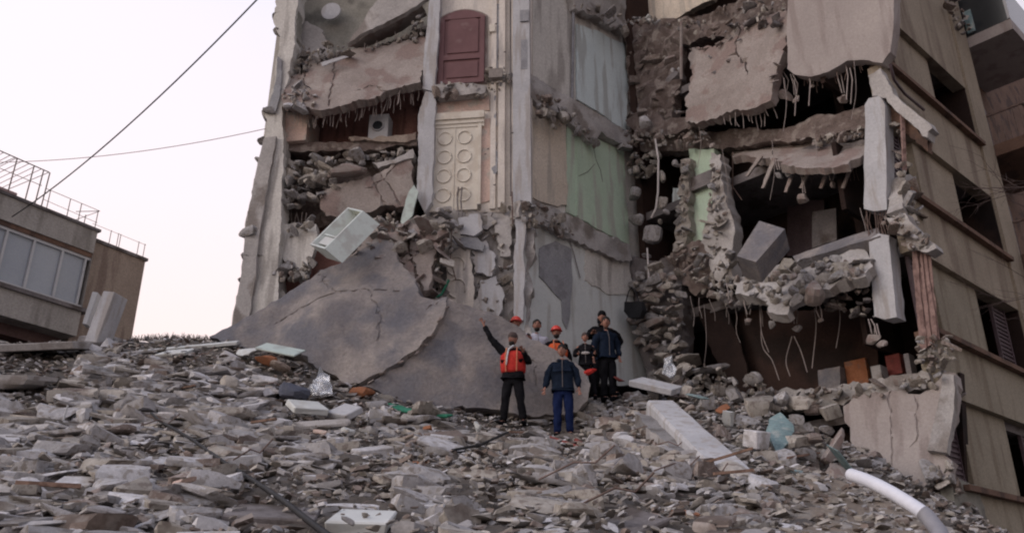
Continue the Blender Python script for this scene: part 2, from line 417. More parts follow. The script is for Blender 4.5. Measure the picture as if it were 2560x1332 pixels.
def stone(name, loc, s, rot, kind, m, parent=None, rg=rnd):
    i = rg.randrange(len(STK[kind]))
    o = bpy.data.objects.new(name, stone_mesh(kind, i, m)); COL.objects.link(o)
    loc = Vector(loc)
    if parent is not None: o.parent = parent; o.location = loc - ORG[parent.name]
    else: o.location = loc
    o.rotation_euler = rot
    o.scale = s if isinstance(s, (tuple, list)) else (s, s, s)
    ORG[o.name] = loc
    return o
class Pile:
    """many small stones joined into one mesh"""
    def __init__(s): s.V = []; s.F = []; s.M = []; s.n = 0
    def add(s, kind, i, loc, sc3, rot, mi=0):
        V, F = STK[kind][i]
        M = np.array(Euler(rot).to_matrix())
        W = (V * np.array(sc3)) @ M.T + np.array(loc)
        s.V.append(W); F4 = np.array(F) + s.n; s.F.append(F4); s.M.append(np.full(len(F), mi)); s.n += len(V)
    def build(s, name, mats, parent=None):
        V = np.concatenate(s.V); F = np.concatenate(s.F); M = np.concatenate(s.M)
        if parent is not None: o0 = ORG[parent.name]
        else: o0 = Vector((V[:, 0].mean(), V[:, 1].mean(), V[:, 2].min()))
        V = V - np.array(o0)
        me = bpy.data.meshes.new(name)
        me.vertices.add(len(V)); me.vertices.foreach_set('co', V.ravel())
        me.loops.add(F.size); me.loops.foreach_set('vertex_index', F.ravel())
        me.polygons.add(len(F)); me.polygons.foreach_set('loop_start', np.arange(0, F.size, 4)); 
        me.polygons.foreach_set('loop_total', np.full(len(F), 4))
        me.polygons.foreach_set('material_index', M)
        for q in mats: me.materials.append(MATS[q])
        me.update(calc_edges=True); me.validate()
        me.polygons.foreach_set('use_smooth', [True] * len(me.polygons)); me.set_sharp_from_angle(angle=R(22))
        o = bpy.data.objects.new(name, me); COL.objects.link(o)
        if parent is not None: o.parent = parent
        else: o.location = o0
        o['kind'] = 'stuff'; ORG[o.name] = o0
        return o
# ------------------------------------------------------------ the ground and the mound of rubble
v = [(-900, -60, 0), (900, -60, 0), (900, 1400, 0), (-900, 1400, 0)]
o = link('ground', v, [(0, 1, 2, 3)], 'asphalt_ground'); tag(o, kind='structure')
CP = []
for x, y, Y in [(0,1332,6),(640,1332,6),(1280,1332,6),(1900,1332,7),(2300,1345,8),(-400,1332,6),(2900,1500,8),
    (0,1200,8),(640,1200,8.2),(1280,1200,9),(1700,1200,9.8),(2000,1190,11.5),(0,1100,10),(500,1100,10.6),(1000,1100,12.6),
    (1400,1096,15.2),(1283,1066,15.4),(1530,1010,16.7),(1420,1150,12.0),(1600,1100,13.6),(1620,1000,17),
    (0,1000,12.4),(300,1000,13),(600,1000,13.9),(0,900,15.4),(300,890,16.3),(560,868,17.2),(700,900,16.4),(850,962,15.7),(1100,1030,15.6),(1200,1050,15.5),
    (-300,1000,12),(-300,880,15.5),(450,852,17.5),(250,862,17.3),(100,866,17.1),
    (1750,990,16.8),(1900,1040,15.3),(2050,1110,14.2),(2130,1200,13.2),(2330,1260,12.9),(2400,1340,12.6),(2000,1332,8.3),(2200,1240,11.0),(2560,1400,12.5),
    (1700,1080,13.9),(1800,1150,12.3),(1900,1100,14)]:
    p = at(x, y, Y); CP.append((p.x, p.y, p.z))
CP += [(-14, 2, .9), (-6, 2, .9), (0, 2, .9), (6, 2, .8), (14, 2, .6), (0, -1, .3), (10, 5, .9), (15, 9, .6), (16, 14, .5), (13, 17, .8),
       (-16, 8, 2), (-16, 14, 4), (-16, 20, 3.5), (-8, 21.5, 5.2), (-4, 21.5, 5.4), (-8, 26, 2), (-3, 26, 2), (-6.5, 19.5, 6.4), (3, 22, 5.5), (8, 20, 3), (14, 24, .8), (-15, 26, 1),
       (0, 17.2, 5.6), (1.4, 17.4, 5.7), (-2, 17.5, 5.2)]
CP = np.array(CP)
def _tps(r2): return np.where(r2 > 1e-9, .5 * r2 * np.log(np.maximum(r2, 1e-9)), 0)
_n = len(CP); _d = ((CP[:, None, :2] - CP[None, :, :2]) ** 2).sum(-1)
_K = _tps(_d) + np.eye(_n) * .25; _P = np.c_[np.ones(_n), CP[:, :2]]
_S = np.linalg.solve(np.block([[_K, _P], [_P.T, np.zeros((3, 3))]]), np.r_[CP[:, 2], 0, 0, 0])
def TZ(x, y):
    x = np.asarray(x, float); y = np.asarray(y, float)
    d = (x[..., None] - CP[:, 0]) ** 2 + (y[..., None] - CP[:, 1]) ** 2
    return _tps(d) @ _S[:_n] + _S[_n] + _S[_n + 1] * x + _S[_n + 2] * y
def tz(x, y): return float(TZ(x, y))
xs = np.arange(-18, 18.01, .14); ys = np.arange(1.2, 27, .14)
GX, GY = np.meshgrid(xs, ys); GZ = np.clip(TZ(GX, GY), .02, 9)
vv = []
for j in range(len(ys)):
    for i in range(len(xs)):
        x, y, z = GX[j, i], GY[j, i], GZ[j, i]
        edge = min(1, (18 - abs(x)) / 2.5, max(0, (y - 1.2)) / 1.0, (27 - y) / 3)
        z += .10 * noise.fractal(Vector((x * 1.3, y * 1.3, 0)), 1, 2, 4) + .05 * noise.noise(Vector((x * 6, y * 6, 3)))
        vv.append((x, y, max(z * max(edge, 0), -.05)))
nx = len(xs)
ff = [(j * nx + i, j * nx + i + 1, (j + 1) * nx + i + 1, (j + 1) * nx + i) for j in range(len(ys) - 1) for i in range(nx - 1)]
o = link('rubble_terrain', vv, ff, 'shaded_dust_ground', smooth=True); tag(o, kind='structure')

def proj(p):
    d = Vector(p) - EYE; zc = d.y * cP + d.z * sP; yc = -d.y * sP + d.z * cP
    return 1280 + FPX * d.x / zc, 666 - FPX * yc / zc, zc
# ------------------------------------------------------------ the neighbouring house on the left
HP = wall_plane((-11.85, 18.0), (-11.85 + 5.15, 18.0 + 8.57))
hz = HP.pt(1, 0); house = thing('neighbour_house', (hz.x, hz.y, 0), 'low grey concrete house at left edge with blinds behind a strip window', 'house')
a_c, z_par = HP.px(245, 577)                      # corner of the front volume
z_par = HP.px(120, 530)[1]
def hb(name, a0, a1, b0, b1, n0, n1, m, par=house): return box(name, HP, a0, a1, b0, b1, n0, n1, m, par)
aw0 = -3.0; aw1 = HP.px(215, 700)[0]; zt = HP.px(120, 603)[1]; zb = HP.px(100, 735)[1]
hb('parapet', -5, a_c, zt + .12, z_par, -4.6, 0, 'house_wall')
hb('wall', aw1 + .05, a_c - .002, zb - .1, zt + .12, -4.6, -.004, 'house_wall')
hb('lintel', -5, aw1 + .05, zt, zt + .12, -.25, -.03, 'ledge_brown')
hb('wall', -5, aw1 + .05, zb - .75, zb - .12, -4.6, -.002, 'house_wall')
hb('sill', -5, aw1 + .2, zb - .12, zb - .02, -.2, .07, 'concrete_dark')
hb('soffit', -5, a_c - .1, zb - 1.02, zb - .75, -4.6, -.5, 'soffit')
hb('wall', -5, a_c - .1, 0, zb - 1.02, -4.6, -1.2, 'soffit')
hb('coping', -5, a_c + .06, z_par, z_par + .07, -.22, .05, 'concrete_dark')
# strip window: three blinds between white mullions
xs_ = [HP.px(8, 640)[0], HP.px(78, 660)[0], HP.px(148, 690)[0], HP.px(207, 705)[0]]
fr = hb('window_frame', -4.9, aw1 + .05, zb - .02, zb + .06, -.16, -.06, 'white_frame')
hb('window_frame', -4.9, aw1 + .05, zt - .07, zt, -.16, -.06, 'white_frame')
for i, a in enumerate([xs_[0] - 1.0] + xs_):
    hb('mullion', a - .025, a + .025, zb + .06, zt - .07, -.16, -.055, 'white_frame')
for a in (xs_[0] - 2.0, xs_[0] - 3.0): hb('mullion', a - .025, a + .025, zb + .06, zt - .07, -.16, -.055, 'white_frame')
for a0, a1 in zip([xs_[0] - 3.0, xs_[0] - 2.0, xs_[0] - 1.0] + xs_, [xs_[0] - 2.0, xs_[0] - 1.0] + xs_):
    bl = hb('blind', a0 + .035, a1 - .035, zb + .06, zt - .07, -.15, -.12, 'blind_blue')
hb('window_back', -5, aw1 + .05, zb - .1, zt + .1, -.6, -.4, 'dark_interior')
# second volume, set back behind the corner
a2 = HP.px(362, 660, -.35)[0]; z2 = HP.px(300, 628, -.35)[1]
hb('wall', a_c + .02, a2, 0, z2, -4.2, -.35, 'house_brown')
hb('coping', a_c + .02, a2 + .05, z2, z2 + .08, -.6, -.3, 'concrete_dark')
hb('parapet', a_c + .02, a2 - .3, z2 + .08, z2 + .35, -3.8, -3.5, 'house_wall')
# steel cage of the roof terrace
def hbar(a0, b0, a1, b1, n0=-.1, n1=None, r=.02, nm='railing_post', m='steel_rust', par=house):
    return bar(nm, [HP.pt(a0, b0, n0), HP.pt(a1, b1, n0 if n1 is None else n1)], r * .7, m, par, k=5)
cg0 = HP.px(0, 385)[1]
at_ = HP.px(128, 432)[0]; zc = HP.px(60, 398)[1]
for px_, py_ in ((25, 480), (68, 500), (92, 512), (108, 518), (-40, 450), (-90, 430)):
    a = HP.px(px_, py_)[0]; hbar(a, z_par, a + .02, zc, r=.022)
for nn in (-.1, -2.4):
    hbar(-4.6, zc, at_, zc, n0=nn, nm='railing_beam'); hbar(-4.6, zc - .45, at_ - .1, zc - .42, n0=nn, r=.012, nm='railing_beam')
for a in np.linspace(-4.4, at_, 7): hbar(a, zc, a, zc, n0=-.1, n1=-2.4, r=.013, nm='railing_beam')
for nn in (-2.4,):
    for a in (-4.4, -2.5, -.8, at_ - .1): hbar(a, z_par, a, zc, n0=nn, r=.02)
# lattice of the cage
V = []; Fc = []
for t in np.linspace(-4.6, at_ - .2, 34):
    for n0_ in (-2.38,):
        v_, f_ = tube([HP.pt(t, z_par, n0_), HP.pt(t + .35, zc, n0_)], .009, 3); Fc += [tuple(q + len(V) for q in f) for f in f_]; V += v_
        v_, f_ = tube([HP.pt(t + .35, z_par, n0_), HP.pt(t, zc, n0_)], .009, 3); Fc += [tuple(q + len(V) for q in f) for f in f_]; V += v_
    v_, f_ = tube([HP.pt(t, zc, -.1), HP.pt(t + .1, zc + .02, -2.4)], .010, 3); Fc += [tuple(q + len(V) for q in f) for f in f_]; V += v_
link('lattice', V, Fc, 'cage_mesh', house)
box('screen', HP, -4.6, -1.2, z_par + .1, zc - .5, -1.7, -1.66, 'cage_mesh', house)
box('screen', HP, at_ - .75, at_ - .1, z_par, zc - .35, -1.2, -1.16, 'cage_mesh', house)
# low railing over the front volume
zr = z_par + .62
for px_, py_ in ((122, 520), (172, 543), (200, 555), (215, 562), (242, 573)):
    a = HP.px(px_, py_)[0]; hbar(a, z_par, a, zr if px_ != 215 else zr - .25, r=.016)
hbar(at_, zr, a_c, zr, r=.011, nm='railing_beam'); hbar(at_, zr - .3, a_c, zr - .34, r=.009, nm='railing_beam')
hbar(HP.px(200, 555)[0] - .1, z_par + .35, a_c, zr, r=.014, nm='railing_beam')
hbar(a_c, zr, a_c, zr, n0=-.1, n1=-2.2, r=.012, nm='railing_beam'); hbar(at_, zr, a_c, zr, n0=-2.2, r=.011, nm='railing_beam')
for px_ in (270, 290, 296, 345, 361):
    a = HP.px(px_, 620, -.4)[0]; hbar(a, z2, a, z2 + .5, n0=-.4, r=.014)
hbar(a_c + .05, z2 + .48, a2 - .03, z2 + .48, n0=-.4, r=.008, nm='railing_beam')
# ------------------------------------------------------------ the half collapsed apartment building
PL = wall_plane((-6.28, 18.2), (.19, 17.4)); AB = wall_plane((.19, 17.4), (2.99, 20.1))
BD = wall_plane((2.99, 20.1), (7.7, 14.9)); DE = wall_plane((7.7, 14.9), (7.7 + 7.43, 14.9 + 6.69))
TOP = 24.0
ruin = thing('apartment_building', (2, 19, 0), 'half collapsed grey apartment block with torn open rooms above the rubble', 'building')
LB = (DE.o - BD.o).length          # length of the broken front
LAB = (BD.o - AB.o).length; LPL = (AB.o - PL.o).length

def P(name, pl, poly, n=0, th=.2, m='concrete', **k): return panel(name, pl, poly, n, th, m, k.pop('parent', ruin), **k)
def tiltp(pl, *a): return plane3(*[pl.wp(x, y, n) for x, y, n in a])
_RB = []
for i in range(6):
    rr = random.Random(i); c = rr.uniform(-.25, .25); c2 = rr.uniform(-.12, .12)
    _v, _f = tube([(c * t * t + .03 * math.sin(9 * t + i), c2 * t * t, -t) for t in np.linspace(0, 1, 6)], 1, 4)
    _RB.append((c, c2, i))
_RBM = {}
def rebar(p, L, r=.014, m='steel_dust', parent=ruin, nm='rebar', rot=0):
    i = rnd.randrange(6); key = (i, m, round(r, 3), round(L * 4))
    if key not in _RBM:
        c, c2, _ = _RB[i]
        v_, f_ = tube([(c * 1.6 * t * t + .03 * math.sin(9 * t + i), c2 * t * t, -t) for t in np.linspace(0, 1, 6) * L], r, 4, r * .8)
        me = bpy.data.meshes.new('rebar'); me.from_pydata(v_, [], f_); me.materials.append(MATS[m]); _RBM[key] = me
    o = bpy.data.objects.new(nm, _RBM[key]); COL.objects.link(o); o.parent = parent
    o.location = Vector(p) - ORG[parent.name]; o.rotation_euler = (0, 0, rnd.uniform(-1, 1)); o.rotation_euler[1] = rot
    ORG[o.name] = Vector(p); return o
def fringe(pl, pts, n, count, L0, L1, m='steel_dust', r=.009, rot=0.0):
    P_ = [pl.wp(x, y, n) for x, y in pts]; seg = [(P_[i + 1] - P_[i]).length for i in range(len(P_) - 1)]; T = sum(seg)
    for i in range(count):
        t = (i + rnd.uniform(.1, .9)) / count * T; j = 0
        while t > seg[j] and j < len(seg) - 1: t -= seg[j]; j += 1
        q = P_[j].lerp(P_[j + 1], t / seg[j]) + pl.n * rnd.uniform(-.2, .05)
        rebar(q, rnd.uniform(L0, L1), r, m, rot=rot + rnd.uniform(-.15, .15))
bits = Pile(); BM = ['rubble_grey', 'rubble_beige', 'rubble_brown']
def heap(poly, pl, n0, n1, count, s0, s1, kinds=('chunk', 'chunk', 'block', 'plate'), mats=('rubble_grey', 'rubble_beige'), small=None, parent=ruin, ra=1.0, ov=.62):
    xs_ = [p[0] for p in poly]; ys_ = [p[1] for p in poly]; done = 0; tries = 0; placed = []
    while done < count and tries < count * 40:
        tries += 1
        q = (rnd.uniform(min(xs_), max(xs_)), rnd.uniform(min(ys_), max(ys_)))
        if not in_poly(q, poly): continue
        s = s0 * .9 + (s1 * 1.25 - s0 * .9) * rnd.random() ** 2.0
        p = pl.wp(q[0], q[1], rnd.uniform(n0, n1))
        if any((p - o_).length < ov * (s + t_) for o_, t_ in placed): continue
        placed.append((p, s)); done += 1
        stone('stone', p, (s, s * rnd.uniform(.7, 1), s * rnd.uniform(.75, 1.1)), (rnd.uniform(-.9, .9) * ra, rnd.uniform(-.8, .8) * ra, rnd.uniform(-3, 3) if ra > .6 else math.atan2(pl.e1.y, pl.e1.x) + rnd.uniform(-.3, .3)), rnd.choice(kinds), rnd.choice(mats), parent)
    for i in range(small if small is not None else count * 3):
        q = (rnd.uniform(min(xs_), max(xs_)), rnd.uniform(min(ys_), max(ys_)))
        if not in_poly(q, poly): continue
        s = rnd.uniform(.03, .10); p = pl.wp(q[0], q[1], rnd.uniform(n0, n1) - .02)
        kd = rnd.choice(('bit', 'chunk', 'lump')); bits.add(kd, rnd.randrange(6), p, (s, s, s * .8), [rnd.uniform(-3, 3) for _ in range(3)], rnd.choice((0, 1, 1, 2)))
def hang(pl, x, y, n, s, up, m='rubble_grey', kind='chunk', el=1.5, r=.012):
    p = pl.wp(x, y, n)
    stone('hanging_lump', p, (s, s * .8, s * el), (rnd.uniform(-.25, .25), rnd.uniform(-.3, .3), rnd.uniform(-3, 3)), kind, m, ruin)
    if up > 0:
        for dx in (-.02, .03): bar('rebar', [p + Vector((dx, 0, s)), p + Vector((dx * 2 + rnd.uniform(-.05, .05), 0, s + up * .5)), p + Vector((dx, .05, s + up))], r, 'steel_dust', ruin, k=4)

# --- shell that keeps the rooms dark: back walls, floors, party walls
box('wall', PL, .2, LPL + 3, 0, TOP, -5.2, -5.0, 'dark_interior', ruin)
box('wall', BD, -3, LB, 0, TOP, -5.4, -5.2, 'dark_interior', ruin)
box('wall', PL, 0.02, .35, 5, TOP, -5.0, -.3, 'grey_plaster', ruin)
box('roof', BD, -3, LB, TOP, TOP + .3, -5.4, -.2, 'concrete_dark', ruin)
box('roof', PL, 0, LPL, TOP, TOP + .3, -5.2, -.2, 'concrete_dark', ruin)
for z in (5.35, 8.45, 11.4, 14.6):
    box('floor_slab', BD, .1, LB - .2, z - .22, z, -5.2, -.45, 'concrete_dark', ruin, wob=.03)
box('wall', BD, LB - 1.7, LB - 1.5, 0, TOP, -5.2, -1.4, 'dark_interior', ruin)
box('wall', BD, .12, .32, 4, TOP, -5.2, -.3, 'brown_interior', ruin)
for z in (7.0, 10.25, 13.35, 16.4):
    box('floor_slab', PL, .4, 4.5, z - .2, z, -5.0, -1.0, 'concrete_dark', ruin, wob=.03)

# --- left end wall
P('end_wall', PL, [(690,-30),(686,30),(683,55),(700,92),(699,120),(690,150),(686,210),(668,268),(655,282),(667,300),(664,340),(646,398),(641,425),(624,520),(612,560),(611,600),(628,612),(620,625),(606,690),(598,720),(578,815),(560,900),(700,900),(696,640),(700,590),(706,380),(704,270),(722,190),(738,110),(736,60),(750,-30)], .12, .5, 'grey_plaster', amp=.02, relief=.03)
P('plaster', PL, [(694,140),(684,230),(668,268),(688,278),(700,240),(704,150)], .19, .05, 'cement_patch', amp=.01)
P('pilaster', PL, [(660,345),(646,398),(615,560),(600,700),(580,815),(622,790),(640,690),(652,560),(676,420),(690,340)], .22, .08, 'concrete', amp=.015, step=.2)
for (x, y, s) in ((660,285,.22),(672,285,.2),(655,350,.16),(648,405,.14),(628,590,.26),(640,640,.2),(622,650,.2),(606,700,.16),(695,80,.2),(690,40,.15)):
    stone('broken_cornice', PL.wp(x + 5, y, .0), (s, s * 1.4, s * .9), (0, rnd.uniform(-.4, .4), rnd.uniform(-.5, .5)), 'chunk', 'rubble_grey', ruin)
P('wall', PL, [(622,640),(700,630),(760,700),(780,640),(790,560),(700,560),(690,600),(650,640),(600,760),(720,760)], -.1, .2, 'grey_plaster', amp=.03)
# --- top storey of the left bay
P('wall', PL, [(735,-30),(1100,-30),(1080,60),(960,110),(890,135),(740,140)], -.9, .2, 'olive_wall', relief=.04)
P('wall', PL, [(688,-30),(740,-30),(745,60),(735,130),(700,130),(700,90)], .0, .3, 'olive_wall', relief=.05)
c = PL.px(827, 28, -.62)
md = P('medallion', PL, [(c[0] + .27 * math.cos(t), c[1] + .27 * math.sin(t)) for t in np.linspace(0, 2 * math.pi, 22)[:-1]], -.62, .06, 'concrete_pale', ab=True, amp=0, relief=.004)
P('plaster', PL, [(725,100),(740,40),(800,70),(850,140),(780,170),(720,160)], -.55, .2, 'concrete', amp=.05, relief=.06)
tp = tiltp(PL, (880,105,-.1), (1080,0,-.1), (1070,60,-.9))
P('floor_slab', PL, [(868,112),(960,60),(1050,8),(1090,-20),(960,-30),(915,40)], .05, .14, 'concrete', amp=.02)
P('ceiling', tp, [(872,118),(960,66),(1055,14),(1068,40),(960,100),(905,125)], 0, .08, 'slab_brown', amp=.02)
P('back_wall', PL, [(780,60),(1090,-30),(1090,120),(760,160)], -1.6, .15, 'red_plaster', amp=0)
fringe(PL, [(900,112),(960,96),(1060,40)], -.25, 22, .3, .55)
heap([(720,130),(800,105),(880,125),(860,150),(760,170),(730,160)], PL, -.3, .05, 16, .06, .2)
heap([(1030,50),(1062,30),(1060,95),(1030,90)], PL, -.4, -.1, 6, .07, .15)
# --- the sagging floor slab
ts = tiltp(PL, (710,265,.32), (1050,200,.22), (900,130,-.25))
P('floor_slab', ts, [(704,248),(716,205),(724,192),(755,186),(768,150),(860,128),(960,112),(1060,92),(1066,150),(1052,205),(1010,212),(962,228),(950,240),(905,250),(860,262),(800,276),(772,268),(740,266),(706,258)], 0, .22, 'slab_brown', amp=.04, step=.09, relief=.035, res=.18, cracks=[[(768,150),(762,190),(755,262)],[(838,135),(836,190),(820,262)],[(900,225),(930,215),(962,228)],[(724,192),(745,196),(760,188)]], cw=.025, cd=.04)
P('lath', PL, [(800,158),(860,140),(872,142),(806,166)], .12, .02, 'concrete_pale', amp=.008)
heap([(710,235),(735,205),(770,200),(800,250),(780,272),(706,262)], ts, .02, .1, 12, .08, .2, kinds=('chunk', 'plate'), mats=('rubble_grey', 'rubble_pale'))
heap([(740,150),(800,120),(850,120),(1060,85),(1060,100),(850,140),(740,190)], ts, 0, .08, 22, .05, .13)
fringe(ts, [(735,262),(800,272),(860,260),(955,236),(1050,202)], -.12, 46, .28, .62)
P('back_wall', PL, [(690,230),(1060,190),(1060,366),(690,366)], -1.0, .15, 'red_plaster', amp=0, relief=.01)
P('plaster', PL, [(975,276),(1046,270),(1046,352),(975,352)], -.93, .04, 'red_plaster', amp=.01)
# dark pinkish block at the left of that room
cab = pbox('cupboard', PL, 702, 282, 764, 350, -.95, -.1, 'pink_plaster', ruin)
ac = pbox('fan_unit', PL, 924, 288, 968, 348, -.75, -.35, 'white_frame', ruin)
c_ = PL.px(944, 314, -.33); v_ = [PL.pt(c_[0] + .13 * math.cos(t), c_[1] + .13 * math.sin(t), q) for q in (-.345, -.325) for t in np.linspace(0, 2 * math.pi, 19)[:-1]]
link('fan_opening', v_, [tuple(range(18))[::-1], tuple(range(18, 36))] + [(i, (i + 1) % 18, 18 + (i + 1) % 18, 18 + i) for i in range(18)], 'glass_dark', ac)
v_, f_ = tube([PL.pt(c_[0] + .14 * math.cos(t), c_[1] + .14 * math.sin(t), -.32) for t in np.linspace(0, 2 * math.pi, 25)], .014, 5); link('fan_ring', v_, f_, 'concrete_pale', ac, smooth=True)
# --- debris line and masonry under it
P('beam', PL, [(696,352),(780,356),(900,350),(1040,342),(1042,366),(960,375),(860,372),(700,376)], -.25, .6, 'brown_debris', amp=.03, relief=.05)
P('plaster', PL, [(870,342),(1040,330),(1040,350),(960,356),(880,354)], -.18, .1, 'house_brown', amp=.03, relief=.04)
P('wall', PL, [(690,368),(1042,360),(1040,560),(1000,600),(920,560),(780,570),(690,560)], -.75, .3, 'brown_debris', amp=.02, relief=.12, rscale=3)
P('floor_slab', PL, [(802,482),(860,455),(930,440),(1000,398),(1032,395),(1030,470),(1026,515),(960,512),(925,530),(860,538),(815,540),(800,515)], -.1, .3, 'slab_brown', amp=.03, relief=.06, res=.2, cracks=[[(930,440),(945,480),(960,512)],[(1000,398),(960,450),(930,470)],[(955,440),(985,480),(1000,512)]], cw=.02, cd=.04)
P('floor_slab', PL, [(930,405),(985,400),(1032,372),(1034,395),(1000,405),(945,420)], -.05, .25, 'concrete', amp=.02, relief=.04)
heap([(695,440),(760,395),(830,398),(845,470),(800,500),(760,500),(740,530),(700,500)], PL, -.35, .0, 30, .16, .36, kinds=('block', 'chunk', 'chunk'), mats=('rubble_beige', 'rubble_grey'))
heap([(760,395),(1000,370),(1030,380),(960,410),(860,420),(790,430)], PL, -.4, -.1, 22, .08, .24)
stone('stone', PL.wp(868, 424, .05), (.5, .25, .22), (0, -.1, 0), 'lump', 'slab_brown', ruin)
stone('stone', PL.wp(820, 420, -.05), (.3, .2, .14), (0, .5, 0), 'block', 'rubble_beige', ruin)
heap([(720,575),(780,540),(800,560),(740,590)], PL, -.2, .1, 6, .12, .26)
P('back_wall', PL, [(690,545),(800,545),(900,560),(900,700),(690,700)], -.9, .15, 'red_plaster', amp=0)
heap([(650,660),(780,650),(775,700),(690,710),(655,690)], PL, -.3, .15, 16, .12, .27)
heap([(690,640),(760,620),(790,660),(690,680)], PL, -.6, -.3, 10, .08, .2, mats=('rubble_brown', 'rubble_beige'))
P('wall', PL, [(690,690),(770,690),(760,790),(650,820)], -.5, .2, 'red_plaster', amp=0)
fringe(PL, [(700,520),(790,540)], -.3, 12, .3, .7); fringe(PL, [(740,560),(790,560)], -.2, 8, .5, 1.1)
# --- concrete columns between bay and stairwell
P('column', PL, [(1076,-30),(1102,-30),(1096,100),(1086,230),(1056,222),(1062,110)], .12, .32, 'concrete_pale', amp=.008)
P('column', PL, [(1050,270),(1064,228),(1086,232),(1086,300),(1079,505),(1062,530),(1044,495),(1046,380)], .12, .32, 'concrete_pale', amp=.012, relief=.012)
P('broken_board', PL, [(1035,462),(1046,480),(1030,540),(998,574),(1010,520),(1018,490)], .3, .05, 'mint_board', amp=.01)
# --- stairwell wall with the red door
P('wall', PL, [(1082,-40),(1330,-40),(1330,520),(1290,530),(1080,530)], -.12, .25, 'cream_wall', amp=0, relief=.006)
dr = thing_none = None
a0, z1 = PL.px(1100, 24, -.06); a1, z0 = PL.px(1213, 208, -.06); am = (a0 + a1) / 2; zs = PL.px(1100, 48, -.06)[1]
def arch(a0, a1, z0, zs, rise, k=14): return [(a0, z0), (a1, z0)] + [(a1 + (a0 - a1) * t, zs + rise * math.sin(math.pi * t) ** .8) for t in np.linspace(0, 1, k)]
fr_ = P('door_frame', PL, arch(a0 - .05, a1 + .04, z0, zs, .26), -.075, .05, 'slab_brown', ab=True, amp=0, relief=0)
door = P('door', PL, arch(a0 + .02, a1 - .02, z0 + .01, zs - .03, .24), -.045, .05, 'door_red', ab=True, amp=0, relief=.002)
zm = PL.px(1150, 142, 0)[1]
P('door_frame', PL, [(a0 - .1, z0), (a0 + .01, z0), (a0 + .01, zs), (a0 - .1, zs)], -.02, .07, 'door_red', ab=True, amp=0, relief=0)
def dpan(poly, dn): 
    q = P('door_panel', PL, poly, -.045 + dn, .03, 'door_red', ab=True, amp=0, relief=0, parent=door); return q
ia, ib = a0 + .18, a1 - .16
for sgn in (0, 1):   # moulded stiles and rails proud of the leaf
    dpan([(a0 + .03, z0 + .02), (a0 + .15, z0 + .02), (a0 + .15, zs - .03), (a0 + .03, zs - .03)], .035) if sgn == 0 else dpan([(a1 - .14, z0 + .02), (a1 - .03, z0 + .02), (a1 - .03, zs - .03), (a1 - .14, zs - .03)], .035)
dpan([(a0 + .15, zm - .07), (a1 - .14, zm - .07), (a1 - .14, zm + .07), (a0 + .15, zm + .07)], .035)
dpan([(a0 + .15, z0 + .02), (a1 - .14, z0 + .02), (a1 - .14, z0 + .14), (a0 + .15, z0 + .14)], .035)
dpan([(ia + .05, z0 + .2), (ib - .03, z0 + .2), (ib - .03, zm - .14), (ia + .05, zm - .14)], .022)
dpan(arch(ia + .05, ib - .03, zm + .14, zs - .14, .14), .022)
dpan([(a0 + .15, zs - .08), (a1 - .14, zs - .08)] + [(a1 - .14 + (a0 - a1 + .29) * t, zs - .03 + .17 * math.sin(math.pi * t) ** .8) for t in np.linspace(0, 1, 9)], .034)
sill = P('floor_slab', PL, [(1082,212),(1150,206),(1216,214),(1212,232),(1150,240),(1096,246),(1082,236)], .12, .5, 'concrete', amp=.025, relief=.04)
heap([(1084,208),(1220,208),(1215,240),(1086,246)], PL, .05, .18, 9, .07, .14, mats=('rubble_beige', 'rubble_brown'))
# pink wash and mouldings above the white blind door
P('plaster', PL, [(1086,244),(1222,240),(1224,276),(1150,282),(1084,290)], -.09, .03, 'pink_plaster', amp=.02, step=.2)
P('plaster', PL, [(1198,300),(1226,296),(1224,480),(1200,500)], -.095, .03, 'pink_plaster', amp=.02, step=.2)
P('plaster', PL, [(1186,345),(1232,340),(1228,500),(1190,512)], -.092, .02, 'pink_plaster', amp=.03, step=.2)
for y0_, y1_, nn in ((284,292,.03),(296,304,-.01),(308,314,-.04)):
    pbox('cornice', PL, 1082, y0_, 1210, y1_, -.1, nn, 'cream_panel', ruin)
A0, Z1 = PL.px(1080, 318, -.05); A1, Z0 = PL.px(1192, 522, -.05)
bd_ = box('blind_door', PL, A0, A1, Z0, Z1, -.11, -.06, 'cream_panel', ruin)
box('door_frame', PL, A1, A1 + .08, Z0, Z1 + .05, -.11, -.03, 'cream_panel', ruin)
for cx_ in (.29, .71):
    for r_ in range(4):
        ca = A0 + (A1 - A0) * cx_; cz = Z1 - (Z1 - Z0) * (.15 + .225 * r_); Rr = .165
        pts_ = [PL.pt(ca + Rr * math.cos(t), cz + Rr * math.sin(t) * 1.05, -.055) for t in np.linspace(0, 2 * math.pi, 25)]
        v_, f_ = tube(pts_, .022, 5); link('ring', v_, f_, 'cream_panel', bd_, smooth=True)
box('moulding', PL, (A0 + A1) / 2 - .015, (A0 + A1) / 2 + .015, Z0, Z1, -.06, -.045, 'cream_panel', bd_)
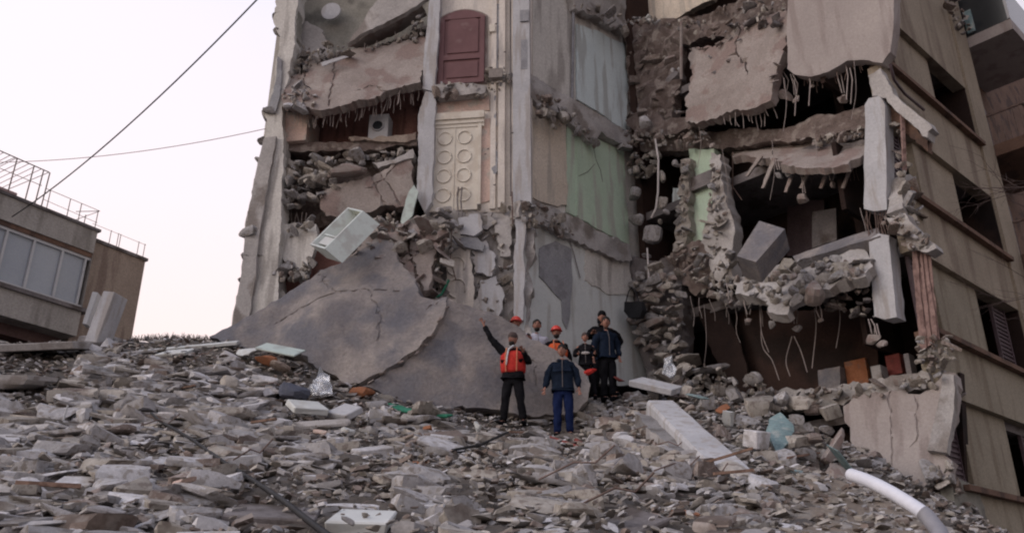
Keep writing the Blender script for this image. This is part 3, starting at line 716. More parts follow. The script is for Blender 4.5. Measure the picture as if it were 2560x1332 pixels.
# pilasters, chases and pipes of the corner
for x0_, x1_, nn, mm_ in ((1226,1240,-.05,'cream_wall'),(1246,1262,-.02,'cream_wall'),(1282,1326,.08,'concrete_pale')):
    a, b = PL.px(x0_, 300, nn)[0], PL.px(x1_, 300, nn)[0]
    box('pilaster', PL, a, b, PL.px(1290, 515, 0)[1], 17.5, -.12, nn, mm_, ruin, wob=.006)
bar('pipe', [PL.wp(1276, -20, .06), PL.wp(1277, 490, .06)], .02, 'concrete_dark', ruin)
P('chase', PL, [(1238,10),(1248,10),(1244,180),(1234,180)], -.06, .03, 'cement_patch', amp=.02)
P('chase', PL, [(1232,240),(1240,240),(1236,500),(1226,500)], -.055, .03, 'cement_patch', amp=.03)
pbox('bracket', PL, 1300, 26, 1322, 52, .05, .12, 'cement_patch', ruin); pbox('recess', PL, 1302, 100, 1318, 172, .05, .088, 'cement_patch', ruin)
pbox('socket', PL, 1224, 62, 1238, 78, -.1, .0, 'cream_panel', ruin); pbox('bracket', PL, 1222, 172, 1256, 192, -.1, .12, 'concrete', ruin)
heap([(1215,175),(1262,165),(1290,190),(1250,235),(1215,225)], PL, -.05, .08, 8, .05, .14)
for (x, y) in ((1281,332),(1213,385),(1240,60),(1262,130),(1220,372),(1236,462)): stone('stone', PL.wp(x, y, .07), (.035, .03, .035), (0, 0, 0), 'bit', 'concrete_dark', ruin)
for poly in ([(1180,630),(1215,600),(1240,640),(1230,690),(1190,680)], [(1200,700),(1240,690),(1262,740),(1250,800),(1205,790)], [(1236,560),(1275,552),(1276,640),(1250,640)], [(1185,540),(1232,530),(1236,560),(1195,580)], [(1150,760),(1196,740),(1210,800),(1160,800)]):
    P('plaster', PL, poly, .06, .08, rnd.choice(('concrete_pale', 'concrete', 'cream_wall')), amp=.035, relief=.03, res=.15)
# conduit stubs in front of the blind door
for dx in (0, 9): bar('conduit', [PL.wp(1146 + dx, 468, .05), PL.wp(1143 + dx, 500, .08), PL.wp(1146 + dx, 540, .12), PL.wp(1150 + dx, 575, .1)], .02, 'concrete_dark', ruin)
# --- the crumbled wall below the stairwell
P('wall', PL, [(1000,560),(1080,520),(1330,505),(1330,900),(1240,900),(1130,800),(1000,800)], -.12, .3, 'concrete', amp=.03, relief=.16, rscale=2.2, res=.14)
P('pilaster', PL, [(1284,530),(1314,520),(1308,800),(1284,800)], .1, .2, 'concrete_pale', amp=.014, relief=.012)
P('blind_door', PL, [(1118,640),(1180,600),(1184,760),(1170,800),(1110,730)], .07, .08, 'cream_wall', amp=.02)
for (x, y) in ((1140,665),(1142,720)):
    c = PL.px(x, y, .08); v_, f_ = tube([PL.pt(c[0] + .2 * math.cos(t), c[1] + .22 * math.sin(t), .085) for t in np.linspace(-.5, 4.6, 18)], .018, 5); link('ring', v_, f_, 'cream_wall', ruin, smooth=True)
P('plaster', PL, [(1145,545),(1200,535),(1206,575),(1185,590),(1150,585)], .2, .1, 'concrete_pale', amp=.02)
P('plaster', PL, [(1130,600),(1180,590),(1212,610),(1206,628),(1140,612)], .16, .1, 'cement_patch', amp=.02)
heap([(1000,590),(1060,540),(1130,530),(1170,600),(1110,640),(1080,700),(1100,760),(1010,720),(960,660)], PL, .1, .5, 40, .14, .42, small=60, kinds=('chunk', 'plate', 'plate', 'block'), mats=('rubble_beige', 'rubble_grey'))
heap([(1190,510),(1330,505),(1320,560),(1290,640),(1280,780),(1200,780),(1180,640)], PL, -.06, .08, 26, .07, .2, small=70, kinds=('chunk', 'plate'))
heap([(1000,700),(1100,690),(1110,745),(1040,740)], PL, .2, .5, 16, .08, .2)
P('wall', PL, [(920,560),(1000,560),(1010,600),(1060,640),(960,690),(860,640)], .0, .3, 'slab_brown', amp=.04, relief=.12)
stone('stone', PL.wp(1003, 612, .45), (.3, .1, .24), (.1, .3, -.1), 'plate', 'pink_plaster', ruin)
heap([(920,545),(990,530),(1000,600),(940,620)], PL, -.1, .3, 14, .1, .22)
bar('rebar', [PL.wp(1130, 560, .3), PL.wp(1126, 650, .35), PL.wp(1140, 700, .3)], .014, 'steel_rust', ruin); bar('rebar', [PL.wp(1280, 480, .15), PL.wp(1282, 560, .2)], .018, 'steel_rust', ruin)
bar('rebar', [PL.wp(1122, 700, .45), PL.wp(1104, 736, .5), PL.wp(1060, 758, .5)], .03, 'green_cloth', ruin)

# --- wall AB, running back into the building: pale, blue, beige and green rooms
P('wall', AB, [(1326,-40),(1640,-40),(1640,960),(1300,960)], -.05, .3, 'grey_plaster', amp=0, relief=.008)
P('plaster', AB, [(1326,-30),(1428,-30),(1432,120),(1430,252),(1380,218),(1330,190)], -.02, .03, 'grey_plaster', amp=.015, step=.2)
P('plaster', AB, [(1442,60),(1490,75),(1560,110),(1573,200),(1566,328),(1500,282),(1443,248)], .0, .04, 'blue_plaster', amp=.02, step=.2)
bar('pipe', [AB.wp(1434, -10, .05), AB.wp(1432, 120, .05), AB.wp(1430, 250, .05)], .04, 'cement_patch', ruin)
P('plaster', AB, [(1326,262),(1415,290),(1417,512),(1380,512),(1322,492)], .0, .04, 'beige_plaster', amp=.015, step=.2)
P('plaster', AB, [(1418,300),(1490,345),(1560,380),(1574,612),(1500,575),(1416,530)], .0, .04, 'green_plaster', amp=.015, step=.2)
P('moulding', AB, [(1441,350),(1446,352),(1446,540),(1441,538)], .02, .03, 'green_plaster', amp=.003)
P('plaster', AB, [(1306,560),(1400,575),(1572,660),(1590,790),(1625,960),(1400,960),(1296,900)], .0, .04, 'pale_plaster', amp=.02, step=.2)
P('plaster', AB, [(1465,615),(1570,650),(1585,740),(1520,735),(1462,700)], .02, .03, 'grey_plaster', amp=.04, step=.15)
P('cement_patch', AB, [(1350,620),(1390,602),(1428,622),(1432,700),(1428,740),(1424,800),(1418,822),(1408,800),(1404,750),(1380,725),(1348,690)], .03, .03, 'cement_patch', amp=.015, step=.2)
for cr in ([(1486,372),(1490,400),(1500,425),(1508,455)], [(1445,440),(1470,430),(1488,410)], [(1420,590),(1432,630),(1444,670),(1452,695)]):
    v_, f_ = tube([AB.wp(x + rnd.uniform(-2, 2), y, .004 if y < 560 else .03) for x, y in cr], .016 if cr[0][0] == 1420 else .008, 3); link('crack_line', v_, f_, 'concrete_dark', ruin)  # thin dark bars laid along the crack lines of the wall face
# broken floor edges along AB
P('floor_slab', AB, [(1324,186),(1345,192),(1430,250),(1500,290),(1575,335),(1580,368),(1560,362),(1500,330),(1480,360),(1420,300),(1350,262),(1326,240)], .16, .3, 'concrete', amp=.03, relief=.08, res=.15)
heap([(1328,230),(1400,250),(1490,330),(1500,372),(1440,330),(1380,305),(1340,300)], AB, .1, .32, 24, .08, .2, kinds=('chunk', 'lump'), mats=('rubble_beige', 'rubble_brown', 'rubble_grey'))
hang(AB, 1355, 285, .3, .16, .15, 'rubble_beige'); hang(AB, 1385, 318, .25, .12, .2, 'rubble_beige'); hang(AB, 1486, 368, .2, .08, .1, 'rubble_brown')
P('floor_slab', AB, [(1300,500),(1335,500),(1390,520),(1500,578),(1575,615),(1580,650),(1560,655),(1480,620),(1410,590),(1330,552),(1300,540)], .14, .3, 'concrete', amp=.03, relief=.07, res=.15)
heap([(1300,505),(1360,510),(1430,560),(1440,600),(1380,590),(1310,550)], AB, .1, .3, 22, .06, .16, mats=('rubble_beige', 'rubble_brown', 'rubble_grey'))
P('floor_slab', AB, [(1425,-30),(1500,-30),(1600,-30),(1600,50),(1560,80),(1500,45),(1440,20)], .22, .4, 'concrete', amp=.05, relief=.12, res=.15)
heap([(1430,0),(1560,40),(1650,55),(1640,72),(1560,85),(1440,30)], AB, .2, .5, 18, .08, .2)
P('wall', AB, [(1560,-30),(1660,-30),(1620,40),(1560,30)], .0, .2, 'concrete_dark', amp=.02)

# --- the broken front BD
P('wall', BD, [(1600,-40),(1800,-40),(1780,0),(1700,42),(1650,55),(1610,40)], -1.2, .2, 'beige_plaster', amp=.02)
P('wall', BD, [(1540,48),(1640,56),(1760,40),(1975,-40),(1985,40),(1700,110),(1690,330),(1560,340),(1572,200),(1560,100)], -.35, .3, 'brown_debris', amp=.04, relief=.16, res=.15, rscale=3)
heap([(1575,90),(1710,85),(1700,300),(1570,300)], BD, -.55, -.3, 30, .14, .42, small=40, kinds=('chunk', 'plate', 'block'), mats=('concrete_dark', 'rubble_brown', 'rubble_brown', 'slab_brown'))
heap([(1660,60),(1900,0),(1970,0),(1965,60),(1800,100),(1720,90)], BD, -.35, .05, 24, .07, .2, mats=('rubble_brown', 'rubble_beige', 'concrete_dark'))
heap([(1570,45),(1640,45),(1650,55),(1580,60)], BD, -.1, .1, 5, .06, .13, mats=('marble_white', 'rubble_pale'))
bar('pipe', [BD.wp(1703, 55, .05), BD.wp(1703, 200, .05)], .04, 'slab_brown', ruin)
tb = tiltp(BD, (1720,300,.2), (1930,250,.35), (1850,80,-.25))
P('hanging_slab', tb, [(1722,122),(1790,112),(1850,62),(1962,20),(1968,85),(1952,150),(1935,195),(1930,225),(1926,250),(1890,268),(1800,288),(1766,302),(1712,298),(1722,225),(1730,180)], 0, .24, 'slab_brown', amp=.045, relief=.025, res=.2, cracks=[[(1722,125),(1760,124)],[(1850,70),(1840,130),(1870,180)]], cw=.02)
for (x, y, s) in ((1820,152,.12),(1775,142,.09),(1785,180,.09),(1800,110,.14),(1930,190,.14),(1935,205,.12),(1940,160,.12),(1950,60,.14),(1850,100,.08)):
    stone('stone', tb.wp(x, y, .05), (s, s * .6, s * .6), (0, rnd.uniform(-.6, .6), 0), 'chunk', 'slab_brown' if s > .1 else 'rubble_pale', ruin)
fringe(tb, [(1810,288),(1870,272),(1925,252)], -.1, 12, .25, .5)
P('beam', BD, [(1562,300),(1620,270),(1660,300),(1745,290),(1750,315),(1700,330),(1600,340)], -.1, .3, 'brown_debris', amp=.03, relief=.08)
hang(BD, 1618, 308, .1, .2, .1, 'rubble_pale', el=1.7)
# void above the beam
tw = tiltp(BD, (1565,345,.1), (2165,310,-.3), (1900,370,-.1))
P('beam', BD, [(1562,322),(1700,318),(1800,330),(1950,322),(2165,262),(2165,325),(2060,345),(1930,352),(1800,372),(1700,378),(1562,372)], -.35, .45, 'brown_debris', amp=.03, relief=.08, res=.2)
heap([(1562,330),(1780,330),(1780,365),(1562,365)], BD, -.1, .1, 20, .06, .18, mats=('rubble_brown', 'slab_brown'))
stone('stone', AB.wp(1568, 372, .25), (.26, .2, .2), (0, 0, .5), 'block', 'rubble_grey', ruin)
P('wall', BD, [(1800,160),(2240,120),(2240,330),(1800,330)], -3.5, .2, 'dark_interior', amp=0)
# upper right big panel
P('wall_panel', BD, [(1972,-40),(2238,-40),(2234,60),(2226,130),(2206,158),(2160,150),(2118,152),(2070,180),(2028,192),(1985,186),(1968,172),(1966,80)], .12, .28, 'panel_beige', amp=.012, relief=.008, res=.4)
fringe(BD, [(1990,180),(2030,190),(2120,150),(2160,152)], -.05, 14, .2, .45, m='steel_rust')
for (x, y, s, up) in ((1966,242,.17,.55),(1990,250,.13,.6),(2110,248,.15,.8),(2030,215,.06,.3)): hang(BD, x, y, -.1, s, up, 'slab_brown', el=1.7)
for (x, y) in ((1985, 230), (2114, 190), (2125, 200), (2020, 205)): bar('rebar', [BD.wp(x, y - 30, 0), BD.wp(x + 6, y, .05), BD.wp(x + 2, y + 60, .03)], .012, 'steel_dust', ruin)
# slab remnant under the beam
tu = tiltp(BD, (1830,385,-.5), (2160,365,-.3), (2000,410,.25))
P('floor_slab', tu, [(1820,372),(1950,360),(2070,350),(2160,352),(2162,385),(2120,412),(2050,418),(1990,420),(1950,402),(1900,396),(1830,392)], 0, .16, 'slab_brown', amp=.04, relief=.05, res=.2)
heap([(1980,352),(2160,320),(2160,345),(2050,360)], BD, -.3, 0, 16, .06, .15, mats=('rubble_brown', 'slab_brown'))
fringe(BD, [(1990,408),(2140,405)], -.1, 12, .25, .6, m='steel_rust')
for (x, y, x2, y2) in ((1900,390,1865,440),(1935,395,1905,470),(1985,415,1962,480),(2030,405,2000,470),(2075,405,2050,470),(2130,405,2105,470)):
    q = P('slat', BD, [(x - 5, y), (x + 6, y), (x2 + 4, y2), (x2 - 3, y2)], 0, .05, 'slab_brown', amp=.008)
for (x, y, s, up) in ((1948,436,.11,.3),(1978,430,.13,.2),(2012,500,.16,.7),(2080,460,.09,.4),(1932,380,.05,0)): hang(BD, x, y, .05, s, up, 'rubble_grey' if x < 1990 else 'slab_brown', el=1.4)
# rooms behind: dim brown walls
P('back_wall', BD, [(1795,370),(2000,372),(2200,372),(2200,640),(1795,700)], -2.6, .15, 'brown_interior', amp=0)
P('doorway', BD, [(1968,520),(2000,500),(2060,500),(2062,640),(1968,640)], -2.4, .1, 'shutter_purple', amp=0)
P('inner_panel', BD, [(2030,530),(2090,520),(2092,600),(2030,620)], -1.8, .08, 'concrete_dark', amp=0)
for (x0, y0, x1, y1) in ((1790,400,1855,500),(1832,380,1836,690),(1800,470,1850,560)): bar('rebar', [BD.wp(x0, y0, -.4), BD.wp((x0 + x1) / 2 - 3, (y0 + y1) / 2, -.35), BD.wp(x1, y1, -.4)], .012, 'steel_rust', ruin)
# columns
P('column', BD, [(2162,262),(2172,246),(2200,240),(2212,262),(2216,400),(2217,524),(2186,528),(2160,522),(2160,400)], .16, .36, 'concrete_pale', amp=.008, step=.2, relief=.006)
P('column', BD, [(2172,598),(2196,584),(2222,588),(2232,700),(2242,792),(2212,798),(2186,790),(2178,700)], .3, .36, 'concrete_pale', amp=.008, step=.2, relief=.006)
for i in range(9): 
    x = 2165 + i * 6.5; bar('rebar', [BD.wp(x, 518, .05), BD.wp(x + rnd.uniform(-10, 10), 552, rnd.uniform(0, .3)), BD.wp(x + 8, 596, .2)], .011, 'steel_rust', ruin, k=4)
for (x, y) in ((2190,790),(2215,796),(2232,790)): stone('stone', BD.wp(x, y, .2), (.06, .06, .06), (0, 0, 0), 'bit', 'rubble_grey', ruin)
# corner piece between column and facade: broken cornice
P('cornice', BD, [(2170,190),(2200,170),(2240,240),(2330,320),(2320,345),(2250,285),(2215,245),(2180,240)], .1, .3, 'concrete', amp=.03, relief=.05)
P('ceiling', BD, [(2215,250),(2250,290),(2320,350),(2320,380),(2260,330),(2222,300)], -.1, .2, 'ledge_brown', amp=.02)
P('beam', BD, [(2215,545),(2262,532),(2300,580),(2340,620),(2320,632),(2270,622),(2250,585),(2226,575)], .42, .34, 'concrete', amp=.03, relief=.08, res=.15)
heap([(2200,555),(2262,535),(2310,590),(2330,625),(2280,622)], BD, .36, .5, 12, .06, .16, mats=('rubble_grey', 'rubble_brown'))
bar('frame_bar', [BD.wp(2254, 262, .0), BD.wp(2262, 430, .0)], .045, 'pink_cloth', ruin, k=4)
# tilted beam and the broken floor
P('beam', tiltp(BD, (1985,650,.25), (2180,590,.25), (2180,570,.0)), [(1982,640),(2060,612),(2140,585),(2196,568),(2200,590),(2150,606),(2060,632),(1990,652)], 0, .22, 'slab_mauve', amp=.01, relief=.015)
tf = tiltp(BD, (1830,745,.75), (2160,700,.75), (2160,610,.05))
P('floor_slab', tf, [(1838,700),(1880,690),(1960,655),(2060,636),(2150,616),(2168,630),(2165,690),(2140,700),(2100,706),(2060,720),(2020,735),(1985,748),(1968,785),(1922,782),(1918,750),(1880,742),(1840,738)], 0, .22, 'concrete', amp=.04, relief=.09, res=.14)
heap([(1840,700),(1960,665),(2160,640),(2160,690),(2060,720),(1980,760),(1900,750)], tf, .0, .12, 36, .1, .26, kinds=('chunk', 'plate', 'lump'), mats=('rubble_grey', 'rubble_beige', 'slab_brown'))
heap([(2010,735),(2150,715),(2200,750),(2160,790),(2080,770)], BD, .1, .4, 16, .08, .2, mats=('rubble_brown', 'concrete_dark'))
for (x, y, s, up) in ((1872,800,.13,.5),(1933,812,.13,.3),(1990,823,.12,.5),(1825,760,.1,.4),(2185,850,.13,.3),(2200,862,.13,.3),(2052,802,.07,.3)): hang(BD, x, y, .55, s, up, 'rubble_grey' if y > 805 and x < 2100 else 'slab_brown', el=1.25)
for pts_ in ([(1902,765),(1905,860),(1930,900),(1948,950)], [(1980,840),(1965,900),(1975,940)], [(1985,840),(2003,880),(2018,930)], [(2036,770),(2040,820),(2030,920)], [(1898,760),(1904,830),(1922,880)]):
    bar('wire', smooth_pts([BD.wp(x, y, .35) for x, y in pts_]), .009, 'steel_dust', ruin, k=4)
# lower brown room
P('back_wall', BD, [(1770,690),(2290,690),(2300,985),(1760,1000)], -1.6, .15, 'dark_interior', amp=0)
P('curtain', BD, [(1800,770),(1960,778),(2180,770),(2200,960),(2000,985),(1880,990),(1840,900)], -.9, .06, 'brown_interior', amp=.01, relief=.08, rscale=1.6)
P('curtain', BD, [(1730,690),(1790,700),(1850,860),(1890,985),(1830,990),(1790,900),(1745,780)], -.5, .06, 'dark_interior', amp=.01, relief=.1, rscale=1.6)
P('inner_panel', BD, [(2045,925),(2100,915),(2100,975),(2048,985)], -.6, .3, 'slab_mauve', amp=.005)
pbox('crate', BD, 2110, 905, 2172, 955, -1.3, -.8, 'orange_clay', ruin); pbox('crate', BD, 2212, 890, 2256, 932, -1.2, -.8, 'red_wood', ruin)
pbox('inner_panel', BD, 2176, 916, 2208, 960, -.7, -.4, 'concrete', ruin); pbox('inner_panel', BD, 2258, 885, 2280, 935, -.6, -.35, 'concrete_dark', ruin)
P('inner_panel', BD, [(2110,870),(2180,870),(2180,905),(2110,908)], -1.1, .08, 'shutter_purple', amp=0)
P('floor_slab', BD, [(1880,985),(1990,975),(2100,962),(2230,938),(2320,930),(2330,962),(2240,985),(2130,1000),(2000,1015),(1900,1030)], .1, .6, 'concrete', amp=.05, relief=.09, res=.18)
heap([(1900,985),(2330,940),(2330,965),(2120,1005),(1920,1030)], BD, .1, .3, 30, .06, .17, mats=('rubble_grey', 'rubble_beige', 'rubble_brown'))
# hanging pink cloth strips
for i in range(7):
    x = 2278 + i * 6; x2 = 2302 + i * 6.5
    P('curtain_strip', BD, [(x, 598), (x + 6, 600), (x2 - 4, 760 - i * 3), (x2 + 8, 872 - i * 4), (x2 - 2, 880 - i * 5), (x2 - 12, 760)], .22 + .03 * (i % 2), .02, 'pink_cloth', amp=.008, relief=.01)
heap([(2290,850),(2380,840),(2385,900),(2320,930),(2290,900)], BD, .1, .4, 14, .08, .2, mats=('rubble_beige', 'rubble_brown'))
# leaning wall panel at the foot
tl = tiltp(BD, (2120,1200,.55), (2350,1230,.55), (2250,970,.15))
P('wall_panel', tl, [(2108,1015),(2150,985),(2230,975),(2300,985),(2335,960),(2360,930),(2388,932),(2390,985),(2382,1040),(2345,1125),(2378,1150),(2376,1185),(2350,1195),(2330,1225),(2320,1245),(2270,1240),(2230,1245),(2160,1200),(2130,1110)], 0, .25, 'panel_beige', amp=.03, relief=.012, res=.25, cracks=[[(2225,980),(2228,1080),(2230,1160)],[(2290,1000),(2292,1100)]], cw=.02, cd=.03)
P('pilaster', tl, [(2356,934),(2384,936),(2386,985),(2366,1130),(2318,1126),(2338,1040)], .14, .16, 'concrete', amp=.01)
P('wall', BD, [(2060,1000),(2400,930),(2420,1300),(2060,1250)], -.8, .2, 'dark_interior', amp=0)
heap([(2300,1180),(2380,1150),(2380,1200),(2330,1230)], tl, .0, .15, 8, .1, .22)
# masonry tower in the inner corner
P('wall', BD, [(1570,640),(1700,640),(1710,760),(1700,930),(1620,940),(1600,860),(1575,760)], -.15, .4, 'concrete_dark', amp=.03, relief=.12, res=.15)
heap([(1585,700),(1640,660),(1700,670),(1708,760),(1700,910),(1620,915),(1590,850),(1575,770)], BD, .0, .3, 64, .15, .42, kinds=('block', 'chunk', 'chunk'), mats=('rubble_beige', 'rubble_grey', 'slab_brown'), ra=.55, small=60, ov=.46)
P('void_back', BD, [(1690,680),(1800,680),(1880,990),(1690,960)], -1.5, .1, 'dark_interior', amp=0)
# dark slot left of the green strip, with stones lodged in it
for (x, y, s, el) in ((1585,485,.22,1),(1590,548,.22,1),(1630,585,.26,1.3),(1640,390,.2,.8),(1655,440,.12,2),(1655,505,.14,1.9),(1590,425,.15,1.1),(1580,430,.12,1),(1690,410,.12,1),(1712,425,.13,1),(1600,690,.2,.8),(1665,530,.1,1),(1650,555,.08,1),(1615,640,.14,.5)):
    stone('stone', BD.wp(x, y, .1), (s, s * .8, s * el), (rnd.uniform(-.2, .2), rnd.uniform(-.2, .4), rnd.uniform(-3, 3)), 'lump', 'rubble_grey' if rnd.random() < .7 else 'rubble_beige', ruin)
heap([(1570,380),(1650,385),(1640,440),(1575,450)], BD, -.3, 0, 12, .06, .15, mats=('rubble_brown', 'rubble_beige'))
bar('cable', [BD.wp(1638, 348, .25), BD.wp(1646, 400, .25), BD.wp(1645, 480, .25), BD.wp(1640, 520, .25), BD.wp(1628, 545, .25)], .025, 'white_cable', ruin)
bar('cable', [BD.wp(1618, 620, .2), BD.wp(1622, 700, .25)], .02, 'white_cable', ruin)
for pts_ in ([(1805,372),(1820,470),(1812,560)], [(1930,352),(1936,430),(1925,500)], [(2040,355),(2044,440)], [(1760,760),(1766,850),(1758,930)], [(2095,730),(2100,800),(2090,870)], [(2150,520),(2168,600),(2150,690)], [(1745,300),(1752,360),(1744,420)], [(1960,195),(1966,260),(1958,330)], [(2135,150),(2140,230),(2128,300)]):
    bar('wire', smooth_pts([BD.wp(x, y, .12) for x, y in pts_]), .007, 'steel_dust', ruin, k=4)
P('wall', BD, [(1722,372),(1785,372),(1790,560),(1776,620),(1726,620)], -.25, .3, 'green_plaster', amp=.01)
pbox('ledge', BD, 1720, 448, 1780, 456, -.25, -.1, 'concrete_dark', ruin)
P('wall', BD, [(1682,470),(1702,470),(1700,530),(1680,530)], -.6, .1, 'blue_plaster', amp=.01)
P('broken_pier', BD, [(1702,400),(1724,395),(1722,500),(1712,620),(1684,630),(1690,560),(1700,500)], .0, .3, 'rubble_beige', amp=.04, relief=.1, res=.12)
P('broken_pier', BD, [(1776,380),(1800,385),(1808,480),(1830,620),(1838,700),(1800,710),(1768,640),(1760,560),(1778,500)], .1, .35, 'concrete', amp=.04, relief=.1, res=.12)
heap([(1780,400),(1800,420),(1820,560),(1835,690),(1790,690),(1765,580)], BD, .05, .2, 24, .08, .2)
heap([(1700,410),(1722,410),(1715,620),(1690,620)], BD, -.02, .1, 14, .07, .14)
P('beam', BD, [(1660,640),(1720,610),(1790,620),(1800,690),(1740,740),(1700,700)], -.05, .3, 'brown_debris', amp=.04, relief=.12, res=.15)
heap([(1660,640),(1720,615),(1800,640),(1830,700),(1860,730),(1800,750),(1740,720)], BD, .0, .3, 26, .08, .22, mats=('rubble_grey', 'rubble_brown', 'rubble_beige'))
heap([(1780,700),(1900,690),(1920,760),(1850,770),(1790,750)], BD, .3, .6, 20, .08, .24)
fringe(BD, [(1720,740),(1900,760)], .3, 8, .3, 1.0, r=.007)
heap([(1620,930),(1740,895),(1800,925),(1920,960),(1920,1030),(1640,1000)], BD, .2, .8, 60, .12, .34, ov=.5)

# --- the standing facade DE on the right
Wz = (3.7, 6.5, 9.4, 12.5)
def DP(name, poly, n=0, th=.1, m='facade_beige', **k): return P(name, DE, poly, n, th, m, **k)
S1 = 5.2
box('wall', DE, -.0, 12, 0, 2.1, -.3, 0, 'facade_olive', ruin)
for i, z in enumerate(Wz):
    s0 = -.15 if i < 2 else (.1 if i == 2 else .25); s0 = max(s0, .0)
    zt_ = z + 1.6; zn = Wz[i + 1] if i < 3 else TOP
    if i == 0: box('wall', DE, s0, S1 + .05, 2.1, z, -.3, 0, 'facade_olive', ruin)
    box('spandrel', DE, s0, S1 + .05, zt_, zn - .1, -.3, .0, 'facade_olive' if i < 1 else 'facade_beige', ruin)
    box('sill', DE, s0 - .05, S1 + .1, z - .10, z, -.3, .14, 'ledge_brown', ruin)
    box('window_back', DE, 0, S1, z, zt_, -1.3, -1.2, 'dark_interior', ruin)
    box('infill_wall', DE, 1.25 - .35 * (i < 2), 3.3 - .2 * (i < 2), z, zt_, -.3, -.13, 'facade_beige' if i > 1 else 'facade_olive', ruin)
    for (b0, b1) in (((.15, .85)), ((3.4, 5.0))):
        if i == 3 and b0 < 1: 
            box('window_jamb', DE, .85, 1.2, z, zt_, -.3, -.2, 'olive_wall', ruin); continue
        if i in (0, 1, 2):
            nlv = 2 if b1 - b0 > 1 else 1
            for q in range(nlv):
                l0 = b0 + (b1 - b0) * q / nlv; l1 = b0 + (b1 - b0) * (q + 1) / nlv - .03
                if (b0 > 1 and q == 0) or (i == 2 and b0 > 1): continue
                sh = box('shutter', DE, l0, l1, z + .02, zt_ - .02, -.29, -.26, 'shutter_purple', ruin)
                box('shutter_frame', DE, l0, l0 + .05, z + .02, zt_ - .02, -.26, -.22, 'shutter_purple', sh); box('shutter_frame', DE, l1 - .05, l1, z + .02, zt_ - .02, -.26, -.22, 'shutter_purple', sh)
                for k_ in range(15):
                    zz = z + .06 + k_ * .1
                    v_, f_ = boxv(DE, l0 + .05, l1 - .05, zz, zz + .045, -.26, -.232); link('slat', v_, f_, 'shutter_purple', sh)
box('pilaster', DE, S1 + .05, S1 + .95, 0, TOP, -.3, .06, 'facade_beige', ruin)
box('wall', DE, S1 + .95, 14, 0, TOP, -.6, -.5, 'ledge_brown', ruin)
for bx, by in ((2466, 152), (2486, 372), (2505, 610), (2530, 800)):     # balconies of the next bay, seen from below
    sB, z = DE.px(bx, by, 0); top_ = by < 200; D_ = 1.15 if top_ else .95; sB = S1 + 1.0
    b = box('balcony', DE, sB, sB + 2.6, z - .32, z, -.5, D_, 'panel_beige' if top_ else 'ledge_brown', ruin)
    box('balcony_door', DE, sB + .3, sB + 1.9, z + .01, z + 2.1, -.5, -.44, 'shutter_purple', ruin)
    if top_:
        box('railing_panel', DE, sB + .02, sB + .06, z + .02, z + 1.25, -.4, D_ - .05, 'glass_dark', b)
        box('railing_panel', DE, sB + .06, sB + 2.5, z + .02, z + 1.25, D_ - .06, D_ - .02, 'glass_dark', b)
        box('railing_post', DE, sB - .02, sB + .03, z + .02, z + 1.9, D_ - .06, D_ + .0, 'white_frame', b)
        box('blanket', DE, sB - .03, sB + .015, z + .1, z + .8, .1, .3, 'teal_sheet', b)
    else:
        for k_ in range(9): box('baluster', DE, sB + .02, sB + .04, z, z + .85, -.4 + k_ * .15, -.38 + k_ * .15, 'steel_rust', b)
        for k_ in range(9): box('baluster', DE, sB + .1 + k_ * .28, sB + .12 + k_ * .28, z, z + .85, D_ - .06, D_ - .03, 'steel_rust', b)
        box('handrail', DE, sB, sB + 2.6, z + .85, z + .9, D_ - .08, D_ - .01, 'steel_rust', b)
        box('handrail', DE, sB + .01, sB + .06, z + .85, z + .9, -.5, D_ - .08, 'steel_rust', b)
# dark debris and cables caught above the top windows
heap([(2345,-10),(2440,-10),(2445,60),(2415,95),(2385,60)], DE, .05, .3, 20, .06, .17, mats=('concrete_dark', 'rubble_brown', 'shutter_purple'))
bar('cable', [DE.wp(2225, 160, .3), DE.wp(2235, 200, .25), DE.wp(2262, 235, .12), DE.wp(2310, 275, .1)], .03, 'shutter_purple', ruin)
# broken edge of the facade corner
for (x0, y0, x1, y1, cnt) in ((2236,240,2262,420,8),(2256,430,2300,560,10),(2300,850,2400,1010,14),(2380,1200,2440,1290,10)):
    heap([(x0 - 8, y0), (x0 + 12, y0), (x1 + 12, y1), (x1 - 12, y1)], DE, .0, .12, cnt, .06, .16, mats=('rubble_beige', 'rubble_grey', 'rubble_brown'))
P('spandrel', DE, [(2262,435),(2290,440),(2300,490),(2270,540),(2258,520)], .02, .3, 'concrete', amp=.03, relief=.05)
P('wall', DE, [(2380,1190),(2440,1210),(2470,1330),(2400,1330)], .03, .2, 'olive_wall', amp=.03)
# masonry spilled over the upper part of the fallen slab
heap([(935,600),(1000,560),(1120,560),(1125,640),(1085,720),(1110,750),(1060,750),(1000,690),(950,640)], PL, .35, .75, 34, .16, .42, small=120, kinds=('plate', 'plate', 'block', 'chunk'), mats=('rubble_beige', 'rubble_grey', 'slab_brown'))
heap([(830,650),(930,580),(1010,640),(1040,720),(960,690),(900,660)], PL, .55, .8, 10, .1, .26, small=60, kinds=('plate', 'chunk'), mats=('rubble_beige', 'slab_brown'))
P('slab_fragment', tiltp(PL, (960,640,.7), (1060,560,.45), (1080,720,.9)), [(945,600),(1010,560),(1105,560),(1120,600),(1085,640),(1080,700),(1060,745),(1010,700),(985,660)], 0, .2, 'slab_brown', amp=.05, relief=.06, res=.18, cracks=[[(1010,560),(1020,620),(1060,745)],[(985,640),(1060,620),(1100,600)]], cw=.03)
bits.build('rubble_bits', BM, ruin)
